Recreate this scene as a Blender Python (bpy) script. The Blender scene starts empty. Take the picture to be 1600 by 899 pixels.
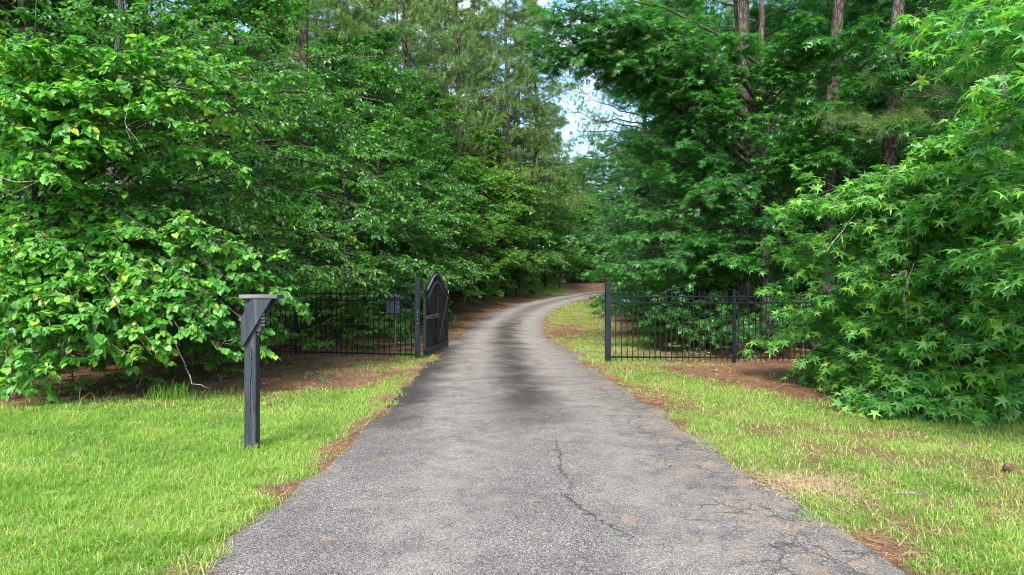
import bpy, math, random
import numpy as np
from mathutils import Vector

R = math.radians
sc = bpy.context.scene

# ------------------------------------------------------------------ camera
EYE = 1.6
cam_d = bpy.data.cameras.new('camera')
cam_d.lens = 24.0; cam_d.sensor_width = 36.0
cam_d.clip_start = 0.05; cam_d.clip_end = 2000
cam = bpy.data.objects.new('camera', cam_d)
cam.location = (0, 0, EYE); cam.rotation_euler = (R(90), 0, 0)
sc.collection.objects.link(cam); sc.camera = cam

# ------------------------------------------------------------------ sky, sun, exposure
SUN_EL, SUN_AZ = 46.0, 192.0          # azimuth clockwise from +Y (north)
world = bpy.data.worlds.new('World'); sc.world = world; world.use_nodes = True
nt = world.node_tree; nt.nodes.clear()
def wn(t, **kw):
    n = nt.nodes.new(t)
    for k, v in kw.items(): setattr(n, k, v)
    return n
wout = wn('ShaderNodeOutputWorld'); wbg = wn('ShaderNodeBackground'); wbg.inputs['Strength'].default_value = 0.135
sky = wn('ShaderNodeTexSky', sky_type='NISHITA', sun_disc=False)
sky.sun_elevation = R(SUN_EL); sky.sun_rotation = R(SUN_AZ); sky.air_density = 1.0; sky.dust_density = 0.1; sky.ozone_density = 3.0
wtc = wn('ShaderNodeTexCoord')
wmap = wn('ShaderNodeMapping'); wmap.inputs['Scale'].default_value = (1.0, 1.0, 1.9); wmap.inputs['Location'].default_value = (0.35, 0.1, 0.62)
wno = wn('ShaderNodeTexNoise'); wno.inputs['Scale'].default_value = 3.4; wno.inputs['Detail'].default_value = 9; wno.inputs['Roughness'].default_value = 0.56
wra = wn('ShaderNodeValToRGB'); wra.color_ramp.elements[0].position = 0.49; wra.color_ramp.elements[1].position = 0.68
wmx = wn('ShaderNodeMixRGB'); wmx.inputs['Color2'].default_value = (5.6, 5.7, 5.9, 1)
nt.links.new(wtc.outputs['Generated'], wmap.inputs['Vector']); nt.links.new(wmap.outputs['Vector'], wno.inputs['Vector'])
nt.links.new(wno.outputs['Fac'], wra.inputs['Fac']); nt.links.new(wra.outputs['Color'], wmx.inputs['Fac'])
nt.links.new(sky.outputs['Color'], wmx.inputs['Color1']); nt.links.new(wmx.outputs['Color'], wbg.inputs['Color'])
nt.links.new(wbg.outputs['Background'], wout.inputs['Surface'])

sun_d = bpy.data.lights.new('sun', 'SUN'); sun_d.energy = 3.0; sun_d.angle = R(20); sun_d.color = (1.0, 0.97, 0.92)
sun = bpy.data.objects.new('sun', sun_d); sc.collection.objects.link(sun)
sd = Vector((math.sin(R(SUN_AZ)) * math.cos(R(SUN_EL)), math.cos(R(SUN_AZ)) * math.cos(R(SUN_EL)), math.sin(R(SUN_EL))))
sun.rotation_euler = sd.to_track_quat('Z', 'Y').to_euler(); sun.location = (0, 0, 40)

vs = sc.view_settings
vs.view_transform = 'Standard'; vs.look = 'None'; vs.gamma = 1.0; vs.use_curve_mapping = False; vs.exposure = 1.8
cy = sc.cycles
cy.filter_width = 1.05; cy.use_denoising = True; cy.use_adaptive_sampling = True; cy.adaptive_threshold = 0.015
cy.max_bounces = 7; cy.diffuse_bounces = 4; cy.glossy_bounces = 2; cy.transmission_bounces = 4; cy.transparent_max_bounces = 4
cy.sample_clamp_indirect = 4.0
cy.caustics_reflective = False; cy.caustics_refractive = False

# ------------------------------------------------------------------ helpers
col = sc.collection
def W(px, py, Y):
    """design helper: a place in the photograph at real distance Y -> metres"""
    return np.array([(px - 800) / 1067.0 * Y, Y, EYE - (py - 450) / 1067.0 * Y])

def vnoise(x, y, seed=0):
    x = np.asarray(x, float); y = np.asarray(y, float)
    xi = np.floor(x).astype(np.int64); yi = np.floor(y).astype(np.int64)
    fx = x - xi; fy = y - yi; fx = fx * fx * (3 - 2 * fx); fy = fy * fy * (3 - 2 * fy)
    def h(a, b):
        n = (a * 374761393 + b * 668265263 + seed * 1442695041) & 0xffffffff
        n = ((n ^ (n >> 13)) * 1274126177) & 0xffffffff
        return ((n ^ (n >> 16)) & 0xffff) / 65535.0
    return (h(xi, yi) * (1 - fx) + h(xi + 1, yi) * fx) * (1 - fy) + (h(xi, yi + 1) * (1 - fx) + h(xi + 1, yi + 1) * fx) * fy
def fbm(x, y, seed=0, oct=3):
    s = 0; a = 0.5; t = 0
    for i in range(oct):
        s = s + a * vnoise(x * 2 ** i, y * 2 ** i, seed + i * 17); t += a; a *= 0.5
    return s / t
def sstep(a, b, x):
    t = np.clip((np.asarray(x, float) - a) / (b - a), 0, 1); return t * t * (3 - 2 * t)

class MB:
    """mesh builder on numpy arrays"""
    def __init__(s): s.V = []; s.F = {}; s.n = 0; s.A = []; s.UV = None
    def add(s, V, F, tint=0.5, mi=0):
        V = np.asarray(V, float).reshape(-1, 3); F = np.asarray(F, np.int64)
        s.V.append(V); s.F.setdefault((F.shape[1], mi), []).append(F + s.n); s.n += len(V)
        s.A.append(np.broadcast_to(np.asarray(tint, float), (len(V),)))
    def mesh(s, name, mats, smooth=False):
        me = bpy.data.meshes.new(name)
        V = np.concatenate(s.V) if s.V else np.zeros((0, 3))
        me.vertices.add(len(V)); me.vertices.foreach_set('co', V.astype(np.float32).ravel())
        li = []; ls = []; mi = []; off = 0
        for (k, m), fl in s.F.items():
            F = np.concatenate(fl); li.append(F.ravel()); ls.append(off + np.arange(len(F)) * k)
            mi.append(np.full(len(F), m)); off += F.size
        if off:
            li = np.concatenate(li).astype(np.int32); ls = np.concatenate(ls).astype(np.int32); mi = np.concatenate(mi).astype(np.int32)
            me.loops.add(len(li)); me.loops.foreach_set('vertex_index', li)
            me.polygons.add(len(ls)); me.polygons.foreach_set('loop_start', ls); me.polygons.foreach_set('material_index', mi)
            me.polygons.foreach_set('use_smooth', np.full(len(ls), smooth))
        at = me.attributes.new('tint', 'FLOAT', 'POINT')
        at.data.foreach_set('value', np.concatenate(s.A).astype(np.float32) if s.A else np.zeros(0, np.float32))
        me.update(calc_edges=True)
        for m in (mats if isinstance(mats, (list, tuple)) else [mats]): me.materials.append(m)
        return me
    def build(s, name, mats, parent=None, smooth=False, loc=None):
        return obj(name, s.mesh(name, mats, smooth), parent, loc)
    # shapes
    def box(s, c, d, rot=None, bev=0.0, mi=0):
        c = np.array(c, float); h = np.array(d, float) / 2
        if bev <= 0:
            P = np.array([[x, y, z] for x in (-1, 1) for y in (-1, 1) for z in (-1, 1)]) * h
            F = [[0, 1, 3, 2], [4, 6, 7, 5], [0, 4, 5, 1], [2, 3, 7, 6], [0, 2, 6, 4], [1, 5, 7, 3]]
        else:   # chamfered box: 24 verts
            P = []; idx = {}
            for sx in (-1, 1):
                for sy in (-1, 1):
                    for sz in (-1, 1):
                        for ax in range(3):
                            p = np.array([sx, sy, sz]) * (h - bev); p[ax] = (sx, sy, sz)[ax] * h[ax]
                            idx[(sx, sy, sz, ax)] = len(P); P.append(p)
            P = np.array(P); F = []
            for ax in range(3):
                o = [a for a in range(3) if a != ax]
                for sg in (-1, 1):
                    q = []
                    for a, b in ((-1, -1), (1, -1), (1, 1), (-1, 1)):
                        k = [0, 0, 0]; k[ax] = sg; k[o[0]] = a; k[o[1]] = b; q.append(idx[tuple(k) + (ax,)])
                    F.append(q if (sg > 0) != (ax == 1) else q[::-1])
            for ax in range(3):
                o = [a for a in range(3) if a != ax]
                for a in (-1, 1):
                    for b in (-1, 1):
                        k0 = [0, 0, 0]; k0[o[0]] = a; k0[o[1]] = b; k1 = list(k0); k0[ax] = -1; k1[ax] = 1
                        F.append([idx[tuple(k0) + (o[0],)], idx[tuple(k1) + (o[0],)], idx[tuple(k1) + (o[1],)], idx[tuple(k0) + (o[1],)]])
            T = [[idx[(sx, sy, sz, 0)], idx[(sx, sy, sz, 1)], idx[(sx, sy, sz, 2)]] for sx in (-1, 1) for sy in (-1, 1) for sz in (-1, 1)]
        if rot is not None: P = P @ np.array(rot).T
        n0 = s.n; s.add(P + c, F, mi=mi)
        if bev > 0: s.F.setdefault((3, mi), []).append(np.array(T) + n0)
        return s
    def tubes(s, paths, radii, sides=5, tint=0.5, mi=0, cap=False):
        """paths (N,K,3), radii (N,K)"""
        paths = np.asarray(paths, float); radii = np.asarray(radii, float)
        N, K, _ = paths.shape
        tg = np.gradient(paths, axis=1); tg /= np.linalg.norm(tg, axis=2, keepdims=True) + 1e-9
        ref = np.where(np.abs(tg[..., 2:3]) > 0.9, np.array([1.0, 0, 0]), np.array([0, 0, 1.0]))
        u = np.cross(tg, ref); u /= np.linalg.norm(u, axis=2, keepdims=True) + 1e-9; v = np.cross(tg, u)
        a = np.arange(sides) * 2 * np.pi / sides
        V = paths[:, :, None, :] + radii[:, :, None, None] * (np.cos(a)[None, None, :, None] * u[:, :, None, :] + np.sin(a)[None, None, :, None] * v[:, :, None, :])
        base = (np.arange(N)[:, None, None] * K + np.arange(K - 1)[None, :, None]) * sides
        j = np.arange(sides); j2 = (j + 1) % sides
        F = np.stack([base + j, base + j2, base + sides + j2, base + sides + j], -1).reshape(-1, 4)
        n0 = s.n; s.add(V.reshape(-1, 3), F, tint=tint if np.ndim(tint) == 0 else np.repeat(tint, K * sides), mi=mi)
        if cap and sides > 2:
            top = (np.arange(N)[:, None] * K + K - 1) * sides + j[None, :]; bot = (np.arange(N)[:, None] * K) * sides + j[None, ::-1]
            s.F.setdefault((sides, mi), []).append(np.concatenate([top, bot]) + n0)
        return s
    def leaves(s, P, f, n, size, tmpl, tint, mi=0):
        TV, TF = tmpl
        P = np.asarray(P); f = f / (np.linalg.norm(f, axis=1, keepdims=True) + 1e-9)
        r = np.cross(f, n); r /= np.linalg.norm(r, axis=1, keepdims=True) + 1e-9
        n = np.cross(r, f)
        size = np.broadcast_to(np.asarray(size, float), (len(P),))
        V = P[:, None, :] + size[:, None, None] * (TV[None, :, 0:1] * r[:, None, :] + TV[None, :, 1:2] * f[:, None, :] + TV[None, :, 2:3] * n[:, None, :])
        F = (np.arange(len(P))[:, None, None] * len(TV) + TF[None]).reshape(-1, TF.shape[1])
        s.add(V.reshape(-1, 3), F, tint=np.repeat(tint, len(TV)), mi=mi)
        return s

def obj(name, me, parent=None, loc=None):
    o = bpy.data.objects.new(name, me); col.objects.link(o)
    if loc is not None: o.location = loc
    if parent is not None: o.parent = parent
    return o
def tag(o, label, cat, group=None, kind=None):
    if label: o['label'] = label
    if cat: o['category'] = cat
    if group: o['group'] = group
    if kind: o['kind'] = kind
    return o
def thing(name, label, cat, loc=(0, 0, 0), rz=0, group=None):
    o = bpy.data.objects.new(name, None); col.objects.link(o); o.location = loc; o.rotation_euler = (0, 0, rz)
    o.empty_display_size = 0.2
    return tag(o, label, cat, group)
def copy_tree(o, parent=None):
    c = o.copy(); col.objects.link(c); c.parent = parent
    for ch in o.children: copy_tree(ch, c)
    return c

# ------------------------------------------------------------------ materials
def new_mat(name):
    m = bpy.data.materials.new(name); m.use_nodes = True; t = m.node_tree; t.nodes.clear()
    def N(tp, **kw):
        n = t.nodes.new(tp)
        for k, v in kw.items():
            if k in n.inputs and not hasattr(type(n), k): n.inputs[k].default_value = v
            else: setattr(n, k, v)
        return n
    def L(a, b): t.links.new(a, b)
    out = N('ShaderNodeOutputMaterial')
    return m, N, L, out
def ramp(N, stops):
    r = N('ShaderNodeValToRGB'); e = r.color_ramp.elements
    while len(e) < len(stops): e.new(0.5)
    for i, (p, c) in enumerate(stops): e[i].position = p; e[i].color = (c[0], c[1], c[2], 1)
    return r

def leaf_mat(name, stops, trans=0.35, rough=0.45, spec=0.45, tcol=(1.15, 1.6, 0.6)):
    m, N, L, out = new_mat(name)
    a = N('ShaderNodeAttribute', attribute_name='tint')
    oi = N('ShaderNodeObjectInfo')
    ad = N('ShaderNodeMath', operation='MULTIPLY_ADD'); ad.inputs[1].default_value = 0.22; 
    sub = N('ShaderNodeMath', operation='SUBTRACT'); sub.inputs[1].default_value = 0.11
    L(oi.outputs['Random'], ad.inputs[0]); L(a.outputs['Fac'], ad.inputs[2]); L(ad.outputs[0], sub.inputs[0])
    r = ramp(N, stops); L(sub.outputs[0], r.inputs['Fac'])
    p = N('ShaderNodeBsdfPrincipled'); p.inputs['Roughness'].default_value = rough; p.inputs['Specular IOR Level'].default_value = spec
    L(r.outputs['Color'], p.inputs['Base Color'])
    mu = N('ShaderNodeMixRGB', blend_type='MULTIPLY'); mu.inputs['Fac'].default_value = 1; mu.inputs['Color2'].default_value = (*tcol, 1)
    L(r.outputs['Color'], mu.inputs['Color1'])
    tr = N('ShaderNodeBsdfTranslucent'); L(mu.outputs['Color'], tr.inputs['Color'])
    mx = N('ShaderNodeMixShader'); mx.inputs['Fac'].default_value = trans
    L(p.outputs['BSDF'], mx.inputs[1]); L(tr.outputs['BSDF'], mx.inputs[2]); L(mx.outputs['Shader'], out.inputs['Surface'])
    return m

M = {}
M['sweetgum'] = leaf_mat('sweetgum_leaf', [(0.0, (0.018, 0.082, 0.019)), (0.45, (0.040, 0.165, 0.028)), (0.8, (0.092, 0.265, 0.037)), (1.0, (0.20, 0.38, 0.05))], trans=0.40, rough=0.38, spec=0.6)
M['hardwood'] = leaf_mat('hardwood_leaf', [(0.0, (0.022, 0.086, 0.016)), (0.45, (0.052, 0.175, 0.026)), (0.8, (0.105, 0.262, 0.035)), (1.0, (0.22, 0.37, 0.045))], trans=0.42, rough=0.38, spec=0.6)
M['young_sweetgum'] = leaf_mat('young_sweetgum_leaf', [(0.0, (0.026, 0.115, 0.032)), (0.45, (0.062, 0.222, 0.042)), (0.8, (0.13, 0.33, 0.056)), (1.0, (0.27, 0.46, 0.07))], trans=0.42, rough=0.36, spec=0.6)
M['lit_hardwood'] = leaf_mat('lit_hardwood_leaf', [(0.0, (0.042, 0.125, 0.016)), (0.45, (0.088, 0.235, 0.028)), (0.8, (0.155, 0.32, 0.036)), (1.0, (0.28, 0.40, 0.05))], trans=0.45, rough=0.42, spec=0.5)  # hardwood greens brightened: sunlight on the foliage is put into the colour
M['vine'] = leaf_mat('vine_leaf', [(0.0, (0.04, 0.13, 0.02)), (0.4, (0.078, 0.25, 0.036)), (0.75, (0.15, 0.36, 0.05)), (0.93, (0.32, 0.44, 0.05)), (1.0, (0.42, 0.40, 0.05))], trans=0.42, rough=0.45)
M['pine'] = leaf_mat('pine_needle', [(0.0, (0.05, 0.115, 0.024)), (0.5, (0.115, 0.205, 0.045)), (1.0, (0.22, 0.29, 0.065))], trans=0.25, rough=0.5)
M['grass'] = leaf_mat('grass_blade', [(0.0, (0.075, 0.18, 0.02)), (0.4, (0.185, 0.315, 0.040)), (0.72, (0.31, 0.43, 0.08)), (0.88, (0.42, 0.42, 0.14)), (1.0, (0.50, 0.40, 0.21))], trans=0.38, rough=0.5, spec=0.3)
M['straw'] = leaf_mat('pine_straw', [(0.0, (0.09, 0.045, 0.024)), (0.45, (0.235, 0.125, 0.067)), (0.8, (0.38, 0.225, 0.125)), (1.0, (0.52, 0.39, 0.24))], trans=0.08, rough=0.7, spec=0.2)

def bark_mat(name, c0, c1, c2, sx=14, sz=2.0):
    m, N, L, out = new_mat(name)
    tc = N('ShaderNodeTexCoord'); mp = N('ShaderNodeMapping'); mp.inputs['Scale'].default_value = (sx, sx, sz * 1.6)
    L(tc.outputs['Object'], mp.inputs['Vector'])
    vo = N('ShaderNodeTexVoronoi', feature='DISTANCE_TO_EDGE'); vo.inputs['Scale'].default_value = 1.0
    no = N('ShaderNodeTexNoise'); no.inputs['Scale'].default_value = 1.6; no.inputs['Detail'].default_value = 7; no.inputs['Roughness'].default_value = 0.65
    L(mp.outputs['Vector'], no.inputs['Vector'])
    mx = N('ShaderNodeMixRGB', blend_type='ADD'); mx.inputs['Fac'].default_value = 0.5
    L(mp.outputs['Vector'], mx.inputs['Color1']); L(no.outputs['Color'], mx.inputs['Color2']); L(mx.outputs['Color'], vo.inputs['Vector'])
    r = ramp(N, [(0.25, c0), (0.5, c1), (0.75, c2)]); L(no.outputs['Fac'], r.inputs['Fac'])
    er = ramp(N, [(0.0, (0.35, 0.32, 0.3)), (0.16, (1, 1, 1))]); L(vo.outputs['Distance'], er.inputs['Fac'])
    mu = N('ShaderNodeMixRGB', blend_type='MULTIPLY'); mu.inputs['Fac'].default_value = 1; L(r.outputs['Color'], mu.inputs['Color1']); L(er.outputs['Color'], mu.inputs['Color2'])
    p = N('ShaderNodeBsdfPrincipled'); p.inputs['Roughness'].default_value = 0.9; p.inputs['Specular IOR Level'].default_value = 0.2
    L(mu.outputs['Color'], p.inputs['Base Color'])
    b = N('ShaderNodeBump'); b.inputs['Strength'].default_value = 0.8; b.inputs['Distance'].default_value = 0.03
    L(er.outputs['Color'], b.inputs['Height']); L(b.outputs['Normal'], p.inputs['Normal']); L(p.outputs['BSDF'], out.inputs['Surface'])
    return m
M['bark'] = bark_mat('hardwood_bark', (0.05, 0.038, 0.03), (0.10, 0.08, 0.065), (0.16, 0.14, 0.12))
M['pine_bark'] = bark_mat('pine_bark', (0.045, 0.030, 0.024), (0.105, 0.078, 0.064), (0.18, 0.15, 0.13), 11, 2.2)
M['twig'] = bark_mat('dead_twig', (0.28, 0.22, 0.18), (0.42, 0.36, 0.30), (0.55, 0.5, 0.44), 60, 10)

def metal_mat(name, c, rough=0.45):
    m, N, L, out = new_mat(name)
    tc = N('ShaderNodeTexCoord'); no = N('ShaderNodeTexNoise'); no.inputs['Scale'].default_value = 9; no.inputs['Detail'].default_value = 6
    L(tc.outputs['Object'], no.inputs['Vector'])
    r = ramp(N, [(0.3, tuple(x * 0.75 for x in c)), (0.7, tuple(x * 1.3 for x in c))]); L(no.outputs['Fac'], r.inputs['Fac'])
    rr = ramp(N, [(0.3, (rough - 0.1,) * 3), (0.7, (rough + 0.15,) * 3)]); L(no.outputs['Fac'], rr.inputs['Fac'])
    p = N('ShaderNodeBsdfPrincipled'); p.inputs['Specular IOR Level'].default_value = 0.2
    L(r.outputs['Color'], p.inputs['Base Color']); L(rr.outputs['Color'], p.inputs['Roughness']); L(p.outputs['BSDF'], out.inputs['Surface'])
    return m
M['black_metal'] = metal_mat('black_powder_coat', (0.006, 0.007, 0.009))
M['post_metal'] = metal_mat('blue_black_paint', (0.011, 0.015, 0.021), 0.4)
M['grey_box'] = metal_mat('grey_box_paint', (0.035, 0.045, 0.06), 0.4)
M['steel'] = metal_mat('bare_steel', (0.35, 0.36, 0.38), 0.4)
M['plastic'] = metal_mat('keypad_plastic', (0.05, 0.052, 0.056), 0.5)
M['button'] = metal_mat('keypad_button', (0.4, 0.4, 0.42), 0.4)
M['stake'] = metal_mat('tan_stake', (0.42, 0.33, 0.22), 0.7)

def wood_mat(name, c0, c1, c2, axis='Z'):
    m, N, L, out = new_mat(name)
    tc = N('ShaderNodeTexCoord'); mp = N('ShaderNodeMapping')
    mp.inputs['Scale'].default_value = {'Z': (28, 28, 1.2), 'X': (1.2, 28, 28)}[axis]
    L(tc.outputs['Object'], mp.inputs['Vector'])
    no = N('ShaderNodeTexNoise'); no.inputs['Scale'].default_value = 1.5; no.inputs['Detail'].default_value = 6; no.inputs['Distortion'].default_value = 0.6
    L(mp.outputs['Vector'], no.inputs['Vector'])
    n2 = N('ShaderNodeTexNoise'); n2.inputs['Scale'].default_value = 3.0; n2.inputs['Detail'].default_value = 4; L(tc.outputs['Object'], n2.inputs['Vector'])
    r = ramp(N, [(0.3, c0), (0.52, c1), (0.75, c2)]); L(no.outputs['Fac'], r.inputs['Fac'])
    # knots
    vo = N('ShaderNodeTexVoronoi'); mk = N('ShaderNodeMapping'); mk.inputs['Scale'].default_value = {'Z': (5, 5, 2.6), 'X': (2.6, 5, 5)}[axis]
    L(tc.outputs['Object'], mk.inputs['Vector']); L(mk.outputs['Vector'], vo.inputs['Vector']); vo.inputs['Scale'].default_value = 1
    kr = ramp(N, [(0.05, (0.4, 0.4, 0.4)), (0.11, (0.6, 0.6, 0.6)), (0.15, (1, 1, 1))]); L(vo.outputs['Distance'], kr.inputs['Fac'])
    mu = N('ShaderNodeMixRGB', blend_type='MULTIPLY'); mu.inputs['Fac'].default_value = 0.8; L(r.outputs['Color'], mu.inputs['Color1']); L(kr.outputs['Color'], mu.inputs['Color2'])
    wr = ramp(N, [(0.3, (0.75, 0.75, 0.75)), (0.7, (1.2, 1.2, 1.2))]); L(n2.outputs['Fac'], wr.inputs['Fac'])
    m2 = N('ShaderNodeMixRGB', blend_type='MULTIPLY'); m2.inputs['Fac'].default_value = 1; L(mu.outputs['Color'], m2.inputs['Color1']); L(wr.outputs['Color'], m2.inputs['Color2'])
    p = N('ShaderNodeBsdfPrincipled'); p.inputs['Roughness'].default_value = 0.62; p.inputs['Specular IOR Level'].default_value = 0.35
    b = N('ShaderNodeBump'); b.inputs['Strength'].default_value = 0.5; b.inputs['Distance'].default_value = 0.004; L(no.outputs['Fac'], b.inputs['Height'])
    L(b.outputs['Normal'], p.inputs['Normal']); L(m2.outputs['Color'], p.inputs['Base Color']); L(p.outputs['BSDF'], out.inputs['Surface'])
    return m
M['post_wood'] = wood_mat('slate_painted_wood', (0.011, 0.013, 0.017), (0.026, 0.029, 0.036), (0.068, 0.073, 0.083))
M['cap_wood'] = wood_mat('slate_cap_wood', (0.055, 0.057, 0.063), (0.095, 0.095, 0.10), (0.17, 0.165, 0.16), 'X')
M['gate_wood'] = wood_mat('black_gate_wood', (0.010, 0.010, 0.011), (0.018, 0.017, 0.017), (0.033, 0.030, 0.028))
M['gate_rail'] = wood_mat('weathered_gate_rail', (0.022, 0.022, 0.023), (0.040, 0.039, 0.038), (0.075, 0.072, 0.068))
M['gate_trim'] = wood_mat('grey_gate_trim', (0.06, 0.06, 0.06), (0.11, 0.108, 0.105), (0.17, 0.165, 0.16))
m, N, L, out = new_mat('crack_dark'); p = N('ShaderNodeBsdfPrincipled'); p.inputs['Base Color'].default_value = (0.045, 0.040, 0.035, 1); p.inputs['Roughness'].default_value = 1
L(p.outputs['BSDF'], out.inputs['Surface']); M['crack'] = m

# ------------------------------------------------------------------ terrain
# driveway centre line: Y, X, half width, height
RD = np.array([[-3, 0.45, 2.25, 0], [0, 0.35, 2.15, 0], [3.8, 0.20, 2.08, 0], [6.8, 0.17, 1.92, 0], [10, 0.06, 1.80, 0], [13.5, -0.04, 1.73, 0], [18, -0.2, 1.60, 0.0], [22, -0.30, 1.50, 0.0],
               [26, -0.27, 1.52, 0.02], [30, -0.08, 1.56, 0.10], [34, 0.35, 1.6, 0.25], [38, 0.98, 1.6, 0.43], [42, 1.9, 1.6, 0.58], [46, 3.0, 1.6, 0.72], [51, 4.7, 1.6, 0.90], [56, 6.6, 1.6, 1.10],
               [61, 9.0, 1.6, 1.28], [65, 12.0, 1.6, 1.42], [68, 16, 1.6, 1.5], [70, 21, 1.6, 1.55], [71.5, 28, 1.6, 1.6]])
tt = np.concatenate([[0], np.cumsum(np.hypot(np.diff(RD[:, 0]), np.diff(RD[:, 1])))])
s_f = np.arange(0, tt[-1], 0.125)
def smooth(a, k): 
    ker = np.hanning(k + 2)[1:-1]; ker /= ker.sum(); return np.convolve(np.pad(a, k // 2, mode='edge'), ker, 'valid')
rY = smooth(np.interp(s_f, tt, RD[:, 0]), 49); rX = smooth(np.interp(s_f, tt, RD[:, 1]), 49)
rW = smooth(np.interp(s_f, tt, RD[:, 2]), 49); rZ = smooth(np.interp(s_f, tt, RD[:, 3]), 49)
rT = np.stack([np.gradient(rX), np.gradient(rY)], 1); rT /= np.linalg.norm(rT, axis=1, keepdims=True)
rN = np.stack([rT[:, 1], -rT[:, 0]], 1)      # to the right of travel

def road_lat(x, y):
    """signed lateral offset from the centre line, half width and height of the nearest road point"""
    x = np.asarray(x, float).ravel(); y = np.asarray(y, float).ravel()
    lat = np.empty(len(x)); hw = np.empty(len(x)); rz = np.empty(len(x))
    for a in range(0, len(x), 20000):
        b = slice(a, a + 20000)
        d = (x[b, None] - rX[None, ::4]) ** 2 + (y[b, None] - rY[None, ::4]) ** 2
        i = d.argmin(1) * 4
        lat[b] = (x[b] - rX[i]) * rN[i, 0] + (y[b] - rY[i]) * rN[i, 1]
        dd = np.sqrt(d.min(1)); far = dd > np.abs(lat[b]) + 0.5
        lat[b] = np.where(far, np.sign(lat[b] + 1e-9) * dd, lat[b])
        hw[b] = rW[i]; rz[b] = rZ[i]
    return lat, hw, rz
def ground_z(x, y, with_lat=False):
    x = np.asarray(x, float).ravel(); y = np.asarray(y, float).ravel()
    lat, hw, rz = road_lat(x, y)
    al = np.abs(lat)
    e = al - hw
    side = 0.5 * sstep(0.5, 5, -lat - hw) * sstep(24, 40, y) + 0.12 * sstep(0.5, 4, lat - hw) * sstep(20, 34, y)
    z = rz + side + 0.10 * (fbm(x * 0.35, y * 0.35, 3) - 0.5) * sstep(0.2, 2.5, e) + 0.05 * (fbm(x * 1.3, y * 1.3, 8) - 0.5) * sstep(0.05, 0.6, e)
    z = z + 3.2 * sstep(72, 112, y) - 0.05 * (1 - sstep(-0.45, -0.12, e)) + 0.006
    return (z, lat, hw) if with_lat else z
def gz(x, y): return float(ground_z([x], [y])[0])

def grass_density(x, y, lat=None, hw=None):
    x = np.asarray(x, float); y = np.asarray(y, float)
    if lat is None: lat, hw, _ = road_lat(x, y)
    e = np.abs(lat) - hw
    n1 = fbm(x * 0.9, y * 0.9, 21); n2 = fbm(x * 2.6, y * 2.6, 33)
    nn = 0.6 * n1 + 0.4 * n2
    edgeL = np.interp(-x, [1.5, 2.0, 2.6, 3.5, 5, 7.5, 12], [12.6, 11.6, 10.5, 9.9, 9.4, 9.0, 8.8])
    gl = 1 - sstep(-0.5, 0.6, y - edgeL + (nn - 0.5) * 2.2)
    patch = 0.5 * sstep(0.55, 0.68, nn + 0.24 * np.exp(-((x + 2.2) / 0.6) ** 2) * sstep(11, 12, y) * (1 - sstep(15, 18, y)))
    gl = np.maximum(gl, patch * (1 - sstep(26, 34, y)) * (1 - sstep(3.2, 5.5, -x)))
    # right: thinner, yellower, with bare straw patches
    edgeR = np.interp(x, [1.5, 2.6, 3.5, 4.2, 5, 7, 10], [13.9, 13.5, 11.2, 9.4, 8.7, 8.2, 7.8])
    gr = (1 - sstep(-0.8, 0.9, y - edgeR + (nn - 0.5) * 2.4)) * (0.34 + 0.6 * sstep(0.37, 0.55, nn))
    verge = (0.10 + 0.62 * sstep(0.40, 0.56, nn)) * sstep(13.4, 14, y) * (1 - sstep(44, 54, y)) * (1 - sstep(1.8, 3.4, e))
    dirt = np.exp(-((x - 1.75) / 0.75) ** 2 - ((y - 24.5) / 3.2) ** 2)
    gr = np.maximum(gr, verge * (1 - dirt))
    g = np.where(lat < 0, gl, gr)
    far = np.exp(-((x - 1.0) / 3.2) ** 2 - ((y - 60) / 5.0) ** 2)           # the sunny clearing up the drive
    g = np.maximum(g, np.clip(far * 1.6, 0, 1) * (lat < 0))
    bare = np.exp(-((x - 2.36) / 0.42) ** 2 - ((y - 5.45) / 0.36) ** 2)      # worn corner by the road
    g = g * (1 - 0.85 * bare)
    return np.clip(g * sstep(-0.12, 0.20, e + (n2 - 0.5) * 0.75), 0, 1)

def axis(lo, hi, fine_lo, fine_hi, d, grow=1.13):
    a = list(np.arange(fine_lo, fine_hi, d)); st = d
    while a[-1] < hi: st *= grow; a.append(a[-1] + st)
    st = d; b = []
    v = fine_lo
    while v > lo: st *= grow; v -= st; b.append(v)
    return np.array(b[::-1] + a)
gxs = axis(-900, 900, -9, 9, 0.14); gys = axis(-60, 1400, 2.5, 20, 0.14, 1.06)
GX, GY = np.meshgrid(gxs, gys)
Zg, latg, hwg = ground_z(GX, GY, True)
dens = grass_density(GX.ravel(), GY.ravel(), latg, hwg)
mb = MB(); ny, nx = GX.shape
I = np.arange(ny * nx).reshape(ny, nx)
F = np.stack([I[:-1, :-1], I[:-1, 1:], I[1:, 1:], I[1:, :-1]], -1).reshape(-1, 4)
mb.add(np.stack([GX.ravel(), GY.ravel(), Zg], 1), F, tint=dens)

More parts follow.
